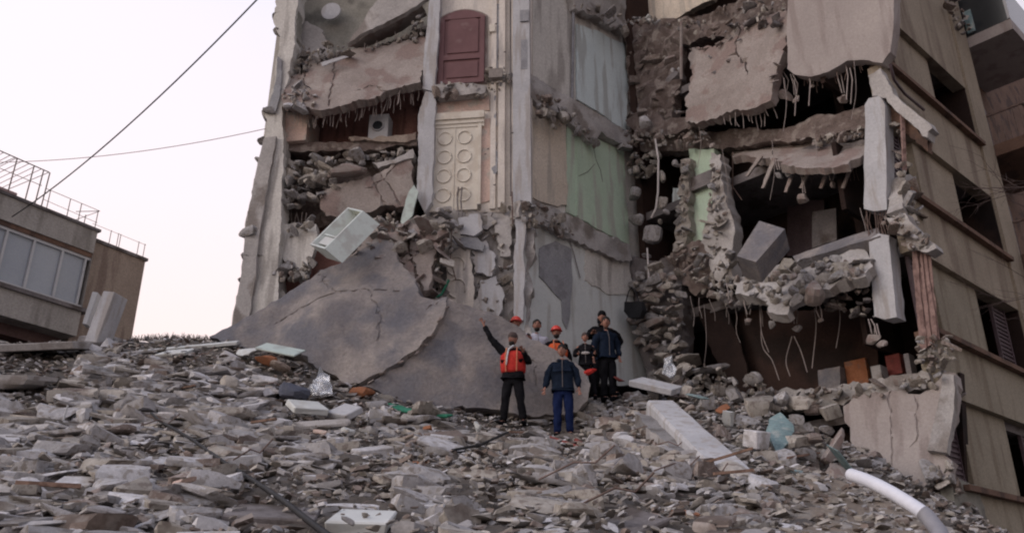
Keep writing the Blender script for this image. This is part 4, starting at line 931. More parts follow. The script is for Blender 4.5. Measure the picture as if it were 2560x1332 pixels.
# ------------------------------------------------------------ the great fallen slab and other big pieces
def loose(name, pl, poly, n, th, m, label, cat, group=None, **k):
    o = panel(name, pl, poly, n, th, m, None, **k); tag(o, label, cat, group); return o
t1 = plane3(at(930, 975, 15.6), at(545, 838, 17.2), at(1120, 560, 16.85))
_c = t1.px(850, 810); _c2 = t1.px(640, 830)
def swell(a, b): return .30 * math.exp(-((a - _c[0]) ** 2 + (b - _c[1]) ** 2) / 1.7) - .12 * math.exp(-((a - _c2[0]) ** 2 + (b - _c2[1]) ** 2) / 1.0)
loose('fallen_slab', t1, [(520,838),(565,815),(640,775),(700,745),(790,690),(870,655),(940,590),(985,610),(1000,660),(1040,700),(1055,745),(1090,752),(1118,742),(1110,790),(1085,830),(1050,870),(985,915),(900,962),(870,965),(845,945),(790,920),(755,890),(650,872),(585,858)], 0, .28, 'slab_mauve',
      'huge mauve grey fallen floor slab leaning against the left bay', 'fallen slab', amp=.035, step=.14, relief=.05, res=.14, rscale=1.8, bulge=swell,
      cracks=[[(690,805),(760,775),(850,745),(930,740),(1000,735)],[(930,740),(960,800),(950,860)],[(800,680),(830,730),(850,745)]], cw=.022, cd=.03)
t2 = plane3(at(925, 962, 15.66), at(1118, 742, 16.04), at(1250, 1022, 15.66))
loose('fallen_slab', t2, [(1120,744),(1160,760),(1240,788),(1290,812),(1330,850),(1400,880),(1440,905),(1462,925),(1476,960),(1470,1000),(1440,1030),(1380,1036),(1250,1022),(1190,1018),(1130,1020),(1060,1018),(980,1000),(945,975),(905,966),(990,920),(1056,874),(1092,832),(1114,792)], 0, .28, 'slab_mauve',
      'second cracked slab behind the raised arm man, right of the diagonal crack', 'fallen slab', amp=.03, step=.14, relief=.05, res=.16, rscale=1.8,
      cracks=[[(1290,870),(1330,900),(1340,960)]], cw=.02, cd=.03)
# broken edge stones along the split of the two slabs
CK = []
for (x, y) in ((1080,842),(1060,862),(1040,884),(1000,906),(960,932),(925,955),(1100,800),(1114,770),(930,985),(948,990),(1090,760),(1075,768)):
    q = t1.wp(x, y, .02); s = rnd.uniform(.07, .13)
    o = stone('concrete_chunk', q, (s, s * .7, s * .5), (rnd.uniform(-.4, .4), rnd.uniform(-.9, -.3), 0), 'chunk', rnd.choice(('slab_brown', 'rubble_brown')))
    CK.append((y, x, o))
CK.sort(key=lambda t: (t[0], t[1]))
for (y, x, o), nm in zip(CK, ('topmost', 'second from the top', 'third from the top', 'fourth from the top', 'fifth from the top', 'upper middle', 'lower middle', 'fifth from the bottom', 'fourth from the bottom', 'third from the bottom', 'second from the bottom', 'lowest')):
    tag(o, f'small brown chunk in the diagonal slab crack, {nm}', 'chunk', 'chunks lodged in the slab crack')

# refrigerator box lying open near the top of the big slab
def hexa(name, pts8, m, parent=None, **k): return link(name, pts8, [(0,3,2,1),(4,5,6,7),(0,1,5,4),(1,2,6,5),(2,3,7,6),(3,0,4,7)], m, parent, **k)
F0 = at(812, 622, 16.0); Fx = at(838, 668, 16.05); Fl = at(765, 608, 16.35)
ex = (at(908, 527, 16.35) - F0)            # long direction
ey = (Fx - F0); ey = ey - ex * (ey.dot(ex) / ex.length_squared)       # down
ez = (Fl - F0); 
ex, ey, ez = ex, ey * 1.1, ez * .8
def fb(a0, a1, b0, b1, c0, c1): return [F0 + ex * a + ey * b + ez * c for (a, b, c) in ((a0,b0,c0),(a1,b0,c0),(a1,b1,c0),(a0,b1,c0),(a0,b0,c1),(a1,b0,c1),(a1,b1,c1),(a0,b1,c1))]
fr = thing('refrigerator', F0 + ey, 'doorless white refrigerator lying on its back on top of the leaning slab', 'refrigerator')
hexa('side_panel', fb(0, 1, 0, 1, 0, .07), 'white_enamel', fr); hexa('side_panel', fb(0, 1, 0, 1, .93, 1), 'white_enamel', fr)
hexa('end_panel', fb(0, .035, 0.002, 1, .07, .93), 'white_enamel', fr); hexa('end_panel', fb(.965, 1, 0.002, 1, .07, .93), 'white_enamel', fr)
hexa('back_panel', fb(.035, .965, .9, .998, .07, .93), 'white_enamel', fr)
hexa('liner', fb(.04, .96, .55, .62, .075, .925), 'inner_yellow', fr)
hexa('shelf', fb(.30, .33, .1, .55, .075, .925), 'white_enamel', fr); hexa('shelf', fb(.10, .28, .12, .5, .12, .8), 'marble_white', fr); hexa('shelf', fb(.34, .5, .3, .5, .12, .5), 'white_enamel', fr)
for (x, y) in ((700, 756), (780, 715), (930, 640), (960, 655), (985, 670)):
    pass
# concrete box hanging in the right hand room
B0 = at(1898, 552, 15.4); B1 = at(1962, 572, 15.0); B2 = at(1842, 640, 15.1); B3 = at(1890, 655, 14.8)
dn = at(1968, 640, 15.6) - at(1962, 572, 15.0); dn = Vector((.22, .5, -.22))
hx = [B0, B1, B3, B2, B0 + dn, B1 + dn, B3 + dn, B2 + dn]
o = link('concrete_box', hx, [(0,1,2,3),(7,6,5,4),(0,4,5,1),(1,5,6,2),(2,6,7,3),(3,7,4,0)], 'slab_mauve'); tag(o, 'tilted mauve concrete block resting in the torn open right hand room', 'concrete block')

# ------------------------------------------------------------ big individual pieces in the rubble
def gp(x, y, Y, dz=0):
    p = at(x, y, Y); return p
def slabpx(name, pts, Ys, th, m, label, cat, amp=.015, relief=.01, res=.25, **k):
    """slab traced by its visible top: three of its corners carry their distance"""
    pl = plane3(*[at(x, y, Y) for (x, y), Y in zip(pts[:3], Ys)])
    return loose(name, pl, k.pop('poly', pts), 0, th, m, label, cat, amp=amp, relief=relief, res=res, **k)
def rest(name, x, y, Y, L, W, H, yaw, tilt, roll, m, label, cat, kind='block', dz=0.0, group=None, k=None):
    """a piece whose centre is seen at a pixel, at its distance"""
    p = at(x, y, Y)
    if k is None:
        o = stone(name, p, (1, 1, 1), (roll, tilt, yaw), kind, m)
        base = dict(block=(1, .62, .27), plate=(1, .75, .13), chunk=(1, .8, .62), lump=(1, .85, .75), bit=(1, .7, .45))[kind]
        o.scale = (L / 2 / base[0], W / 2 / base[1], H / 2 / base[2])
    else:
        Rm = Euler((roll, tilt, yaw)).to_matrix()
        hv = [p + Rm @ Vector((sx * L / 2 + rnd.uniform(-.015, .015), sy * W / 2 + rnd.uniform(-.015, .015), sz * H / 2)) for sz in (-1, 1) for sx, sy in ((-1,-1),(1,-1),(1,1),(-1,1))]
        o = link(name, hv, [(0,3,2,1),(4,5,6,7),(0,1,5,4),(1,2,6,5),(2,3,7,6),(3,0,4,7)], m)
        bv = o.modifiers.new('bevel', 'BEVEL'); bv.width = .012; bv.segments = 1
    tag(o, label, cat, group); return o
KEEP = []   # (x, y, radius) where no scattered stones may cover a special piece, in photograph pixels
def keep(x, y, r): KEEP.append((x, y, r))
rest('concrete_slab', 105, 868, 15.8, 1.55, 1.1, .14, .1, -.08, .28, 'concrete', 'broad flat concrete slab at far left, below the soffit of the house', 'concrete slab', k=1); keep(105, 868, 100)
rest('concrete_slab', 65, 958, 13.0, 1.05, .9, .22, .15, -.03, .2, 'concrete', 'thick grey slab at the left edge below the broad slab', 'concrete slab', 'block'); keep(65, 958, 80)
rest('marble_board', 475, 868, 16.4, 1.9, .3, .07, .06, -.12, .4, 'marble_white', 'long pale marble board lying on the crest under the bright gap', 'stone board', k=1); keep(500, 862, 60)
rest('marble_board', 440, 882, 15.9, .6, .5, .07, -.1, -.05, .45, 'marble_white', 'short white marble board under the long pale one', 'stone board', k=1); keep(440, 882, 35)
rest('marble_board', 350, 880, 16.2, 1.0, .2, .06, .1, -.13, .3, 'concrete_pale', 'narrow greyish board left of the marble boards', 'stone board', k=1); keep(350, 880, 40)
rest('white_board', 620, 880, 15.6, .5, .35, .09, 0, -.1, .5, 'marble_white', 'small white board with rounded edge by the foot of the leaning slab', 'board'); keep(620, 880, 35)
rest('mint_board', 700, 874, 15.5, .8, .5, .04, -.1, .22, .5, 'mint_board', 'pale mint board lying against the foot of the leaning slab', 'board', k=1); keep(700, 874, 55)
rest('brick_lump', 665, 900, 15.3, .5, .3, .2, 0, .2, 0, 'orange_clay', 'reddish clay lump below the pale mint board', 'brick', 'lump'); keep(665, 900, 35)
rest('brick_lump', 700, 915, 15.1, .4, .3, .16, 0, .3, 0, 'house_brown', 'brown clay lump right of the reddish one', 'brick', 'lump')
rest('cloth_bundle', 736, 977, 13.9, .5, .4, .3, 0, .1, 0, 'blue_cloth', 'dark blue grey cloth bundle beside the square white block', 'bundle', 'lump'); keep(736, 977, 45)
rest('white_block', 768, 1018, 12.9, .52, .5, .1, .55, -.05, .45, 'marble_white', 'square white block tipped forward below the cloth bundle', 'stone block', k=1); keep(768, 1018, 58)
rest('pale_block', 862, 1030, 13.0, .4, .4, .1, -.5, .25, .55, 'concrete_pale', 'pale square block right of the tipped white block', 'stone block', k=1); keep(862, 1030, 40)
rest('concrete_pole', 790, 1062, 12.4, 1.0, .14, .13, .1, -.1, 0, 'concrete', 'slim grey concrete pole lying under the tipped white block', 'pole'); keep(790, 1062, 40)
rest('brick_lump', 905, 982, 14.9, .5, .3, .22, 0, .15, 0, 'orange_clay', 'dusty orange clay lump at the low end of the slab crack', 'brick', 'lump'); keep(905, 982, 40)
rest('dark_slab', 685, 1288, 6.4, .62, .5, .06, .1, .05, .28, 'concrete_dark', 'smooth dark slab in front at the bottom beside the thick cable', 'concrete slab', k=1); keep(685, 1280, 95)
rest('stone_edge', 690, 1318, 6.1, .6, .16, .07, -.03, .06, 0, 'rubble_brown', 'long brown stone edging the front of the smooth dark slab', 'stone')
rest('white_block', 905, 1306, 6.2, .42, .36, .1, -.05, .03, .35, 'marble_white', 'white slab at the bottom edge right of the cable end', 'stone block', k=1); keep(905, 1306, 85)
rest('pale_block', 880, 1270, 6.6, .4, .3, .07, .05, 0, .2, 'rubble_pale', 'pale flat block behind the white slab at the bottom edge', 'stone block'); keep(880, 1265, 50)
rest('grey_plate', 1560, 1315, 6.6, .55, .45, .05, .5, -.35, .3, 'concrete_dark', 'smooth grey plate sloping at the bottom edge right of centre', 'plate', k=1); keep(1560, 1310, 80)
rest('round_beam', 1180, 1192, 8.8, .52, .17, .16, -.15, .07, 0, 'rubble_beige', 'rounded beam stub with a dark hollow underneath, in front of the men', 'beam'); keep(1180, 1192, 65)
rest('stone_block', 1262, 1198, 8.9, .25, .24, .26, .3, .2, 0, 'rubble_beige', 'brown squarish stone right of the rounded beam stub', 'stone', 'chunk'); keep(1262, 1198, 40)
rest('stone_block', 1010, 1205, 8.4, .62, .1, .09, .02, .02, 0, 'rubble_brown', 'thin brown kerb piece left of the rounded beam stub', 'stone')
rest('orange_shard', 1050, 1157, 9.8, .22, .1, .04, .2, -.1, .4, 'orange_clay', 'bright orange shard left of centre in the rubble', 'shard', 'plate'); keep(1050, 1157, 26)
rest('orange_shard', 1812, 1020, 14.4, .35, .2, .1, .5, -.4, .5, 'orange_clay', 'orange clay shard behind the pointed white stone', 'shard', 'chunk'); keep(1812, 1020, 26)
rest('white_stone', 1822, 1038, 14.0, .3, .2, .36, .3, .2, .1, 'marble_white', 'pointed white stone standing right of the fallen pale column', 'stone', 'chunk'); keep(1822, 1038, 32)
rest('clay_pot_shard', 1712, 1290, 7.6, .3, .2, .1, 0, .1, .3, 'orange_clay', 'round orange pot shard near the bottom, right of centre', 'shard', 'lump'); keep(1712, 1290, 48)
rest('red_shard', 1550, 950, 16.6, .3, .2, .12, 0, .3, .3, 'red_wood', 'dark red shard behind the man with his hand on his hip', 'shard', 'chunk'); keep(1560, 955, 20)
rest('white_lump', 870, 1077, 12.1, .2, .16, .12, 0, .1, 0, 'marble_white', 'small bright lump left of centre in the rubble', 'stone', 'lump'); keep(870, 1077, 20)
rest('white_stone', 1196, 1068, 13.2, .16, .14, .26, 0, .1, 0, 'marble_white', 'small upright white stone left of the raised arm man', 'stone', 'chunk')
rest('pale_block', 1108, 1098, 12.2, .4, .3, .1, .1, .12, .3, 'rubble_pale', 'pale oblong block below the green cloth scraps', 'stone block')
rest('stone_block', 930, 1142, 10.2, .42, .3, .22, .5, -.2, .25, 'rubble_pale', 'grey wedge shaped stone with a clean face, left of centre', 'stone', k=1); keep(930, 1142, 45)
rest('stone_block', 875, 1208, 8.6, .3, .28, .1, .15, -.1, .6, 'concrete', 'square grey stone facing up, above the bottom dark slab', 'stone', k=1); keep(875, 1208, 45)
rest('stone_block', 190, 1212, 7.6, .3, .2, .09, .05, .04, .5, 'rubble_pale', 'small cream block with a square face, lower left', 'stone', k=1); keep(190, 1212, 40)
rest('stone_block', 400, 1160, 8.8, .36, .3, .1, .05, .03, .4, 'concrete_pale', 'pale lilac flat stone left of the thick cable', 'stone'); keep(410,1160,45)
# fallen pale column, round at its lower end
a_ = at(1652, 1018, 14.6); b_ = at(1830, 1195, 10.6)
cl = thing('fallen_column', b_, 'long pale concrete column fallen across the rubble, round at its lower end', 'column')
d_ = (b_ - a_).normalized(); up = Vector((0, 0, 1)); up = (up - d_ * up.dot(d_)).normalized(); sd_ = d_.cross(up)
pc = Plane(a_ + up * .12, d_, sd_ * (1 if d_.cross(sd_).z > 0 else -1)); Lc = (b_ - a_).length
V_ = []; F_ = []; n_ = 7
for i in range(n_):
    c_ = a_.lerp(b_, i / (n_ - 1) * 1.02 - .02) + up * -.05; w_, h_ = .25 + rnd.uniform(-.012, .012), .17 + rnd.uniform(-.01, .01)
    for sx, sz in ((-1, -.6), (-.86, -1), (.86, -1), (1, -.6), (1, .7), (.88, 1), (-.88, 1), (-1, .7)):
        V_.append(c_ + sd_ * sx * w_ + up * sz * h_ + d_ * (rnd.uniform(-.09, .09) if i in (0, n_ - 1) else 0))
for i in range(n_ - 1):
    for k in range(8): F_.append((i * 8 + k, i * 8 + (k + 1) % 8, i * 8 + 8 + (k + 1) % 8, i * 8 + 8 + k))
F_ += [tuple(range(8))[::-1], tuple((n_ - 1) * 8 + k for k in range(8))]
link('shaft', V_, F_, 'concrete_pale', cl)
panel('broken_side', pc, [(.3, -.5), (Lc, -.42), (Lc + .1, -.18), (.4, -.2)], -.16, .3, 'rubble_grey', cl, ab=True, amp=.03, relief=.04, res=.3)
v_, f_ = tube([b_ - d_ * .15 + up * -.07, b_ + d_ * .15 + up * -.07, b_ + d_ * .42 + up * -.1], .26, 18)
v_ = [p + Vector((0, 0, .03 * noise.noise(p * 5))) for p in v_]
link('drum', v_, f_, 'rubble_beige', cl, smooth=True, angle=50)
v_, f_ = tube([b_ + d_ * .42 + up * -.1, b_ + d_ * .53 + up * -.1], .13, 12); link('hub', v_, f_, 'rubble_brown', cl, smooth=True, angle=50)
for t in np.linspace(0, 1, 8): p = a_.lerp(b_, t); q = proj(p); keep(q[0], q[1], 24)
keep(1850, 1215, 28)
# teal sheet, blocks and bent tin near the void
o = loose('folded_sheet', plane3(at(1935, 1040, 13.6), at(1985, 1070, 13.3), at(1945, 1130, 12.9)), [(1925,1040),(1950,1030),(1985,1065),(1975,1100),(1946,1132),(1930,1110),(1915,1080)], 0, .03, 'teal_sheet', 'pale teal folded sheet hanging into the dark hollow', 'sheet', amp=.01, relief=.06, rscale=3); keep(1946, 1080, 45)
rest('stone_block', 1890, 1098, 12.9, .33, .26, .26, .7, -.1, .3, 'rubble_pale', 'cube shaped pale stone left of the teal sheet', 'stone', k=1); keep(1890, 1098, 32)
rest('stone_block', 2005, 1135, 12.8, .4, .25, .2, .2, .3, 0, 'rubble_grey', 'grey stone right of the teal sheet', 'stone', 'chunk')
rest('concrete_pole', 2092, 1110, 12.9, .75, .14, .13, .2, -.85, .1, 'slab_brown', 'short leaning post beside the foot of the leaning wall panel', 'post'); keep(2092, 1110, 30)
for (x, y, s) in ((2010, 1065, .3), (2040, 1100, .32), (2060, 1140, .3), (2030, 1160, .33), (1990, 1050, .25), (2070, 1070, .26)):
    o = rest('stone_block', x, y, 13.1, s, s * .8, s * .7, rnd.uniform(-1, 1), rnd.uniform(-.5, .5), 0, rnd.choice(('rubble_grey', 'slab_brown')), {2010: 'uppermost grey block', 2040: 'middle grey brown block', 2060: 'right hand lower block', 2030: 'lowest broken block', 1990: 'left hand upper block', 2070: 'block nearest the panel edge'}[x] + ' in the heap left of the leaning wall panel', 'stone', 'chunk', group='blocks heaped by the leaning panel'); keep(x, y, 20)
rest('tin_sheet', 2105, 1150, 12.5, .5, .4, .02, .5, .8, .6, 'teal_sheet', 'bent bluish tin sheet under the foot of the leaning wall panel', 'sheet', k=1)
rest('tin_sheet', 2000, 1185, 11.6, .4, .2, .02, -.5, .3, .6, 'teal_sheet', 'small teal tin scrap low in the dark hollow', 'sheet', k=1)
# red wood pieces
o = bar('wooden_pole', [at(1376, 1096, 14.2), at(1470, 1128, 13.2)], .05, 'red_wood', None, k=6); tag(o, 'reddish brown wooden pole in front of the jeans man\'s feet', 'pole')
o = bar('wooden_pole', [at(1440, 1100, 13.8), at(1490, 1135, 13.2)], .04, 'red_wood', None, k=6); tag(o, 'short dark red pole crossing the longer reddish one', 'pole'); keep(1430, 1115, 45)
o = bar('plank', [at(1110, 1290, 6.7), at(1250, 1300, 6.6), at(1370, 1282, 6.9)], .022, 'wood_brown', None, k=5); tag(o, 'long thin wooden lath lying at the bottom centre', 'lath'); keep(1240, 1297, 40)
o = bar('dark_rod', [at(1380, 1285, 6.7), at(1450, 1335, 6.2)], .02, 'concrete_dark', None, k=5); tag(o, 'dark rod right of the long lath at the bottom', 'rod')
o = bar('metal_rod', [at(158, 1052, 10.9), at(170, 1012, 10.9)], .012, 'white_frame', None, k=5); tag(o, 'thin pale metal rod standing upright in the left rubble', 'rod'); 
o = bar('wooden_post', [at(1130, 1125, 11.2), at(1200, 1112, 11.6), at(1270, 1080, 12.6)], .02, 'black_cable', None, k=5); tag(o, 'bent black pipe lying left of the jeans man', 'pipe')
rest('pale_slab', 1640, 965, 15.9, .9, .5, .12, -.6, .35, .35, 'concrete_pale', 'pale slab lying above the upper end of the fallen column', 'concrete slab', k=1); keep(1640, 965, 40)
rest('teal_scrap', 1745, 992, 15.0, .45, .25, .06, .1, .2, .4, 'teal_sheet', 'flat teal scrap right of the pale slab above the column', 'sheet', 'lump'); keep(1745, 992, 22)
rest('tilted_block', 1905, 1212, 9.9, .34, .3, .22, -.4, .25, .2, 'rubble_pale', 'pale block with a clean top right of the round column end', 'stone', 'block'); keep(1905, 1212, 30)
o = loose('plastic_foil', plane3(at(1655, 925, 16.0), at(1690, 940, 15.9), at(1670, 900, 16.1)), [(1655,930),(1660,900),(1680,895),(1692,930),(1675,945)], 0, .02, 'foil_silver', 'small crumpled foil on the heap below the masonry tower', 'plastic foil', amp=.02, relief=.14, rscale=6, res=.08)
# plastic foil and green scraps by the slab foot
o = loose('plastic_foil', plane3(at(770, 975, 14.4), at(830, 990, 14.3), at(800, 925, 14.8)), [(770,975),(790,940),(800,925),(822,938),(832,985),(800,992),(780,990)], 0, .02, 'foil_silver', 'crumpled clear plastic foil glinting at the foot of the leaning slab', 'plastic foil', amp=.02, relief=.16, rscale=6, res=.08); keep(800, 960, 40)
o = loose('green_scrap', plane3(at(975, 1012, 14.6), at(1040, 1024, 14.4), at(1010, 1005, 14.9)), [(970,1005),(1000,1008),(1045,1024),(1035,1030),(985,1020)], 0, .03, 'green_cloth', 'green cloth strip along the foot of the slab', 'cloth', amp=.01, relief=.05); keep(1010, 1014, 30)
rest('green_scrap', 1112, 1040, 14.2, .3, .2, .08, 0, 0, .3, 'green_cloth', 'small dull green scrap under the slab right of the strip', 'cloth', 'lump')
# earth bank bottom right
# white curved pipe, its lower part dark
p_ = [at(2128, 1186, 7.2), at(2160, 1197, 7.0), at(2200, 1215, 6.8), at(2250, 1243, 6.6), at(2300, 1275, 6.4), at(2316, 1288, 6.35)]
pp = thing('drain_pipe', p_[-1] + Vector((.1, 0, -.4)), 'curved white pipe sticking out over the earth bank at lower right', 'pipe')
bar('white_pipe_end', smooth_pts(p_), .052, 'white_pipe', pp, k=16)
bar('grey_pipe_end', [at(2306, 1280, 6.37), at(2316, 1288, 6.35), at(2350, 1330, 6.2), at(2370, 1400, 6.0), at(2380, 1480, 5.9)], .057, 'pipe_grey', pp, k=16)

# brown earth bank at the lower right
EB = [(1960,1185),(2080,1165),(2150,1180),(2260,1260),(2350,1345),(2300,1420),(1960,1420),(1900,1330),(1930,1250)]
gx = np.arange(2, 9, .07); gy = np.arange(5, 13.5, .07); zz_ = TZ(*np.meshgrid(gx, gy)); id_ = {}; EV = []; EF = []
def _ev(i, j):
    if (i, j) not in id_:
        x, y = gx[i], gy[j]; z = zz_[j, i]; q = proj((x, y, z)); 
        dd = min(seg_d(Vector(q[:2]), Vector(EB[k]), Vector(EB[(k + 1) % len(EB)])) for k in range(len(EB))) * (1 if in_poly(q[:2], EB) else -1)
        h = max(-.14, min(.045, dd / 260 - .02)) + .07 * noise.fractal(Vector((x * 2.2, y * 2.2, 1)), 1, 2, 5)
        id_[(i, j)] = len(EV); EV.append((x, y, z + h))
    return id_[(i, j)]
for j in range(len(gy) - 1):
    for i in range(len(gx) - 1):
        q = proj((gx[i], gy[j], zz_[j, i]))
        if in_poly(q[:2], EB): EF.append((_ev(i, j), _ev(i + 1, j), _ev(i + 1, j + 1), _ev(i, j + 1)))
o = link('earth_bank', EV, EF, 'earth_brown', smooth=True); tag(o, kind='structure')
for x, y, r_ in ((1283, 1058, 34), (1403, 1086, 34), (1528, 1000, 30), (1190, 1040, 40), (2080, 1230, 30), (2130, 1290, 40), (1270, 1085, 18), (1400, 1110, 18)): keep(x, y, r_)

# ------------------------------------------------------------ scattered rubble
rg = random.Random(5); items = []
heapN = {}
for i_, (x, y) in enumerate(((1905,1010),(1945,1000),(1990,1012),(2035,1018),(2075,1030),(1960,1150),(1990,1100),(2040,1180),(2090,1190),(1870,1060),(1850,1110),(1900,1150),(1935,1185),(1760,1010),(1790,975),(1840,990),(1720,985),(1680,965),(1640,975),(1755,1065),(1800,1095),(1985,1195))):
    s_ = rnd.uniform(.3, .52); Y_ = 15.6 - (y - 1000) * .018 if x < 1900 else 14.0 - (y - 1000) * .009
    o = rest('broken_block', x, y, Y_, s_, s_ * .75, s_ * .6, rnd.uniform(-1.5, 1.5), rnd.uniform(-.5, .5), rnd.uniform(-.5, .5), rnd.choice(('rubble_grey', 'slab_brown', 'rubble_beige', 'rubble_brown')), 'x', 'stone', rnd.choice(('chunk', 'block')), group='broken blocks between the fallen column and the leaning panel')
    heapN[o] = (x, y); keep(x, y, 14)
LM = [(105,868,'broad flat slab at far left'),(65,958,'thick grey slab at the left edge'),(475,868,'marble boards on the crest'),(700,880,'pale mint board'),(736,977,'dark cloth bundle'),
 (768,1018,'tipped square white block'),(905,975,'low end of the slab crack'),(1010,1014,'green cloth strip'),(165,1030,'thin upright metal rod'),(400,1050,'upper end of the black cable'),(190,1212,'small cream block'),
 (400,1160,'pale lilac flat stone'),(560,1150,'middle of the black cable'),(685,1288,'smooth dark bottom slab'),(905,1306,'white slab at the bottom edge'),(875,1208,'square grey upturned stone'),(930,1142,'wedge shaped clean faced stone'),
 (1050,1157,'orange shard'),(1180,1192,'rounded beam stub'),(1283,1060,'raised arm man\'s feet'),(1403,1095,'jeans man\'s feet'),(1440,1115,'red wooden poles'),(1560,1315,'smooth grey bottom plate'),(1712,1290,'round orange pot shard'),
 (1240,1300,'long wooden lath'),(1700,1080,'upper part of the fallen column'),(1850,1215,'round end of the fallen column'),(1946,1080,'teal sheet'),(2130,1186,'tip of the white pipe'),(1822,1038,'pointed white stone'),(80,1310,'bottom left corner'),(620,900,'foot of the leaning slab'),(2000,1300,'earth bank')]
def where(x, y):
    d, lm = min((math.hypot(x - a, (y - b) * 1.4), (a, b, t)) for a, b, t in LM)
    dx, dy = x - lm[0], (y - lm[1]) * 1.4
    nr = 'close ' if d < 70 else '' if d < 170 else 'well '
    if abs(dx) > 2 * abs(dy): r = ('right of' if dx > 0 else 'left of')
    elif abs(dy) > 2 * abs(dx): r = ('below' if dy > 0 else 'above')
    else: r = ('below' if dy > 0 else 'above') + (' and right of' if dx > 0 else ' and left of')
    return (nr if len(lm[2].split()) < 7 else '') + r + ' the ' + lm[2]
N = 11400
for _ in range(N):
    # denser far away so each part of the picture is covered
    Y = 4.6 + (17.6 - 4.6) * rg.random() ** .62; X = rg.uniform(-.84, .70) * Y
    z = tz(X, Y)
    if z < .3: continue
    q = proj((X, Y, z))
    if q[1] > 1420 or q[1] < 830: continue
    big = rg.random(); fine = X > .35 * (Y - 2) + .5      # the right side is finer, dustier debris
    s = .115 + .175 * big ** 2.2 + (.1 if rg.random() < .02 else 0)
    if Y < 8: s *= .88
    if q[0] > 1380: s *= .78
    if q[0] > 1940 and q[1] > 1165: s *= .25 if rg.random() < .93 else .6
    items.append([X, Y, z, s, q])
# thin out around special pieces
fin = []
for it in items:
    X, Y, z, s, q = it; sp = s * FPX / q[2]
    if any((q[0] - kx) ** 2 + (q[1] - ky) ** 2 < (kr + sp * .5) ** 2 for kx, ky, kr in KEEP): continue
    fin.append(it)
fin.sort(key=lambda it: -it[3] * FPX / it[4][2] if (0 < it[4][0] < 2560 and it[4][1] < 1330) else 0)
LBL = []
for o, (x, y) in heapN.items(): o['label'] = 'broken block ' + where(x, y); LBL.append((o, x))
rub = Pile(); RM = ['rubble_grey', 'rubble_beige', 'rubble_pale', 'rubble_brown']; NI = 285
GN = {'rubble_grey': 'grey', 'rubble_beige': 'beige', 'rubble_pale': 'pale', 'rubble_brown': 'brown'}
for i, (X, Y, z, s, q) in enumerate(fin):
    wts = (42, 26, 26, 6) if q[0] < 1400 else (34, 34, 6, 26)
    m = rg.choices(RM, wts)[0]
    kd = rg.choices(('block', 'plate', 'chunk', 'lump'), (50, 40, 10, 0) if q[0] < 1400 else (32, 20, 38, 10))[0]
    yaw = rg.gauss(0.1, .45) if q[0] < 1500 else rg.uniform(-1.5, 1.5)
    rot = (rg.gauss(.12, .17), rg.gauss(.02, .15), yaw)
    asp = rg.uniform(.75, 1.25)
    sc3 = (s * asp, s * rg.uniform(.8, 1.2), s * rg.uniform(.75, 1.25) * (1.1 if kd == 'block' else 1))
    loc = (X, Y, z + s * rg.uniform(-.02, .5))
    if i < NI:
        o = stone('stone' if kd in ('block', 'lump') else 'concrete_piece', loc, sc3, rot, kd, m)
        kn = {'block': 'oblong stone', 'plate': 'thin slab piece', 'chunk': 'angular chunk', 'lump': 'rounded lump'}[kd]
        sz = 'large ' if s > .24 else 'small ' if s < .19 else ''
        LBL.append((o, q[0]))
        tag(o, f'{sz}{GN[m]} {kn} {where(q[0], q[1])}', 'stone' if kd != 'plate' else 'slab piece', f'{GN[m]} {kn}s in the rubble')
    else:
        rub.add(kd, rg.randrange(len(STK[kd])), loc, sc3, rot, RM.index(m))
n_big = len(fin)
for _ in range(16500):
    Y = 4.5 + (17.8 - 4.5) * rg.random() ** .7; X = rg.uniform(-.84, .72) * Y
    z = tz(X, Y)
    if z < .25: continue
    s = rg.uniform(.025, .085) * (1 if Y > 8 else .7)
    kd = rg.choice(('bit', 'chunk', 'plate', 'bit')); 
    rub.add(kd, rg.randrange(6), (X, Y, z + rg.uniform(-.02, .10)), (s * rg.uniform(.8, 1.6), s, s * .8), (rg.uniform(-.5, .5), rg.uniform(-.5, .5), rg.uniform(-3, 3)), rg.choices((0, 1, 2, 3), (32, 34, 10, 24))[0])
# odd pieces between the stones: sticks, bars and bricks
for k_ in range(34):
    Y = rg.uniform(6, 15.5); X = rg.uniform(-.6, .42) * Y; z = tz(X, Y); q = proj((X, Y, z))
    if q[1] > 1320 or any((q[0] - kx) ** 2 + (q[1] - ky) ** 2 < kr ** 2 for kx, ky, kr in KEEP): continue
    a = rg.uniform(-.7, .7); L = rg.uniform(.25, .7); d = Vector((math.cos(a), math.sin(a), rg.uniform(-.1, .35))).normalized() * L; p = Vector((X, Y, z + .16))
    t_ = k_ % 3
    if t_ == 0:
        o = bar('wooden_stick', [p, p + d], rg.uniform(.015, .025), 'wood_brown', None, k=4); lb = 'thin brown wooden stick'; ct = 'stick'
    elif t_ == 1:
        o = bar('bent_rebar', [p, p + d * .5 + Vector((0, 0, .06)), p + d * .8, p + d + Vector((.05, 0, .12))], .009, 'steel_rust', None, k=5); lb = 'rusty bent steel bar'; ct = 'steel bar'
    else:
        o = stone('clay_brick', p, (.1, .09, .1), (rg.uniform(-.4, .4), rg.uniform(-.4, .4), a), 'block', rg.choice(('orange_clay', 'house_brown', 'pink_plaster'))); lb = 'reddish brick fragment'; ct = 'brick'
    LBL.append((o, q[0])); tag(o, f'{lb} {where(q[0], q[1])}', ct, {0: 'wooden sticks in the rubble', 1: 'bent steel bars in the rubble', 2: 'brick fragments in the rubble'}[t_])
same = {}
for o, x in LBL: same.setdefault(o['label'], []).append((x, o))
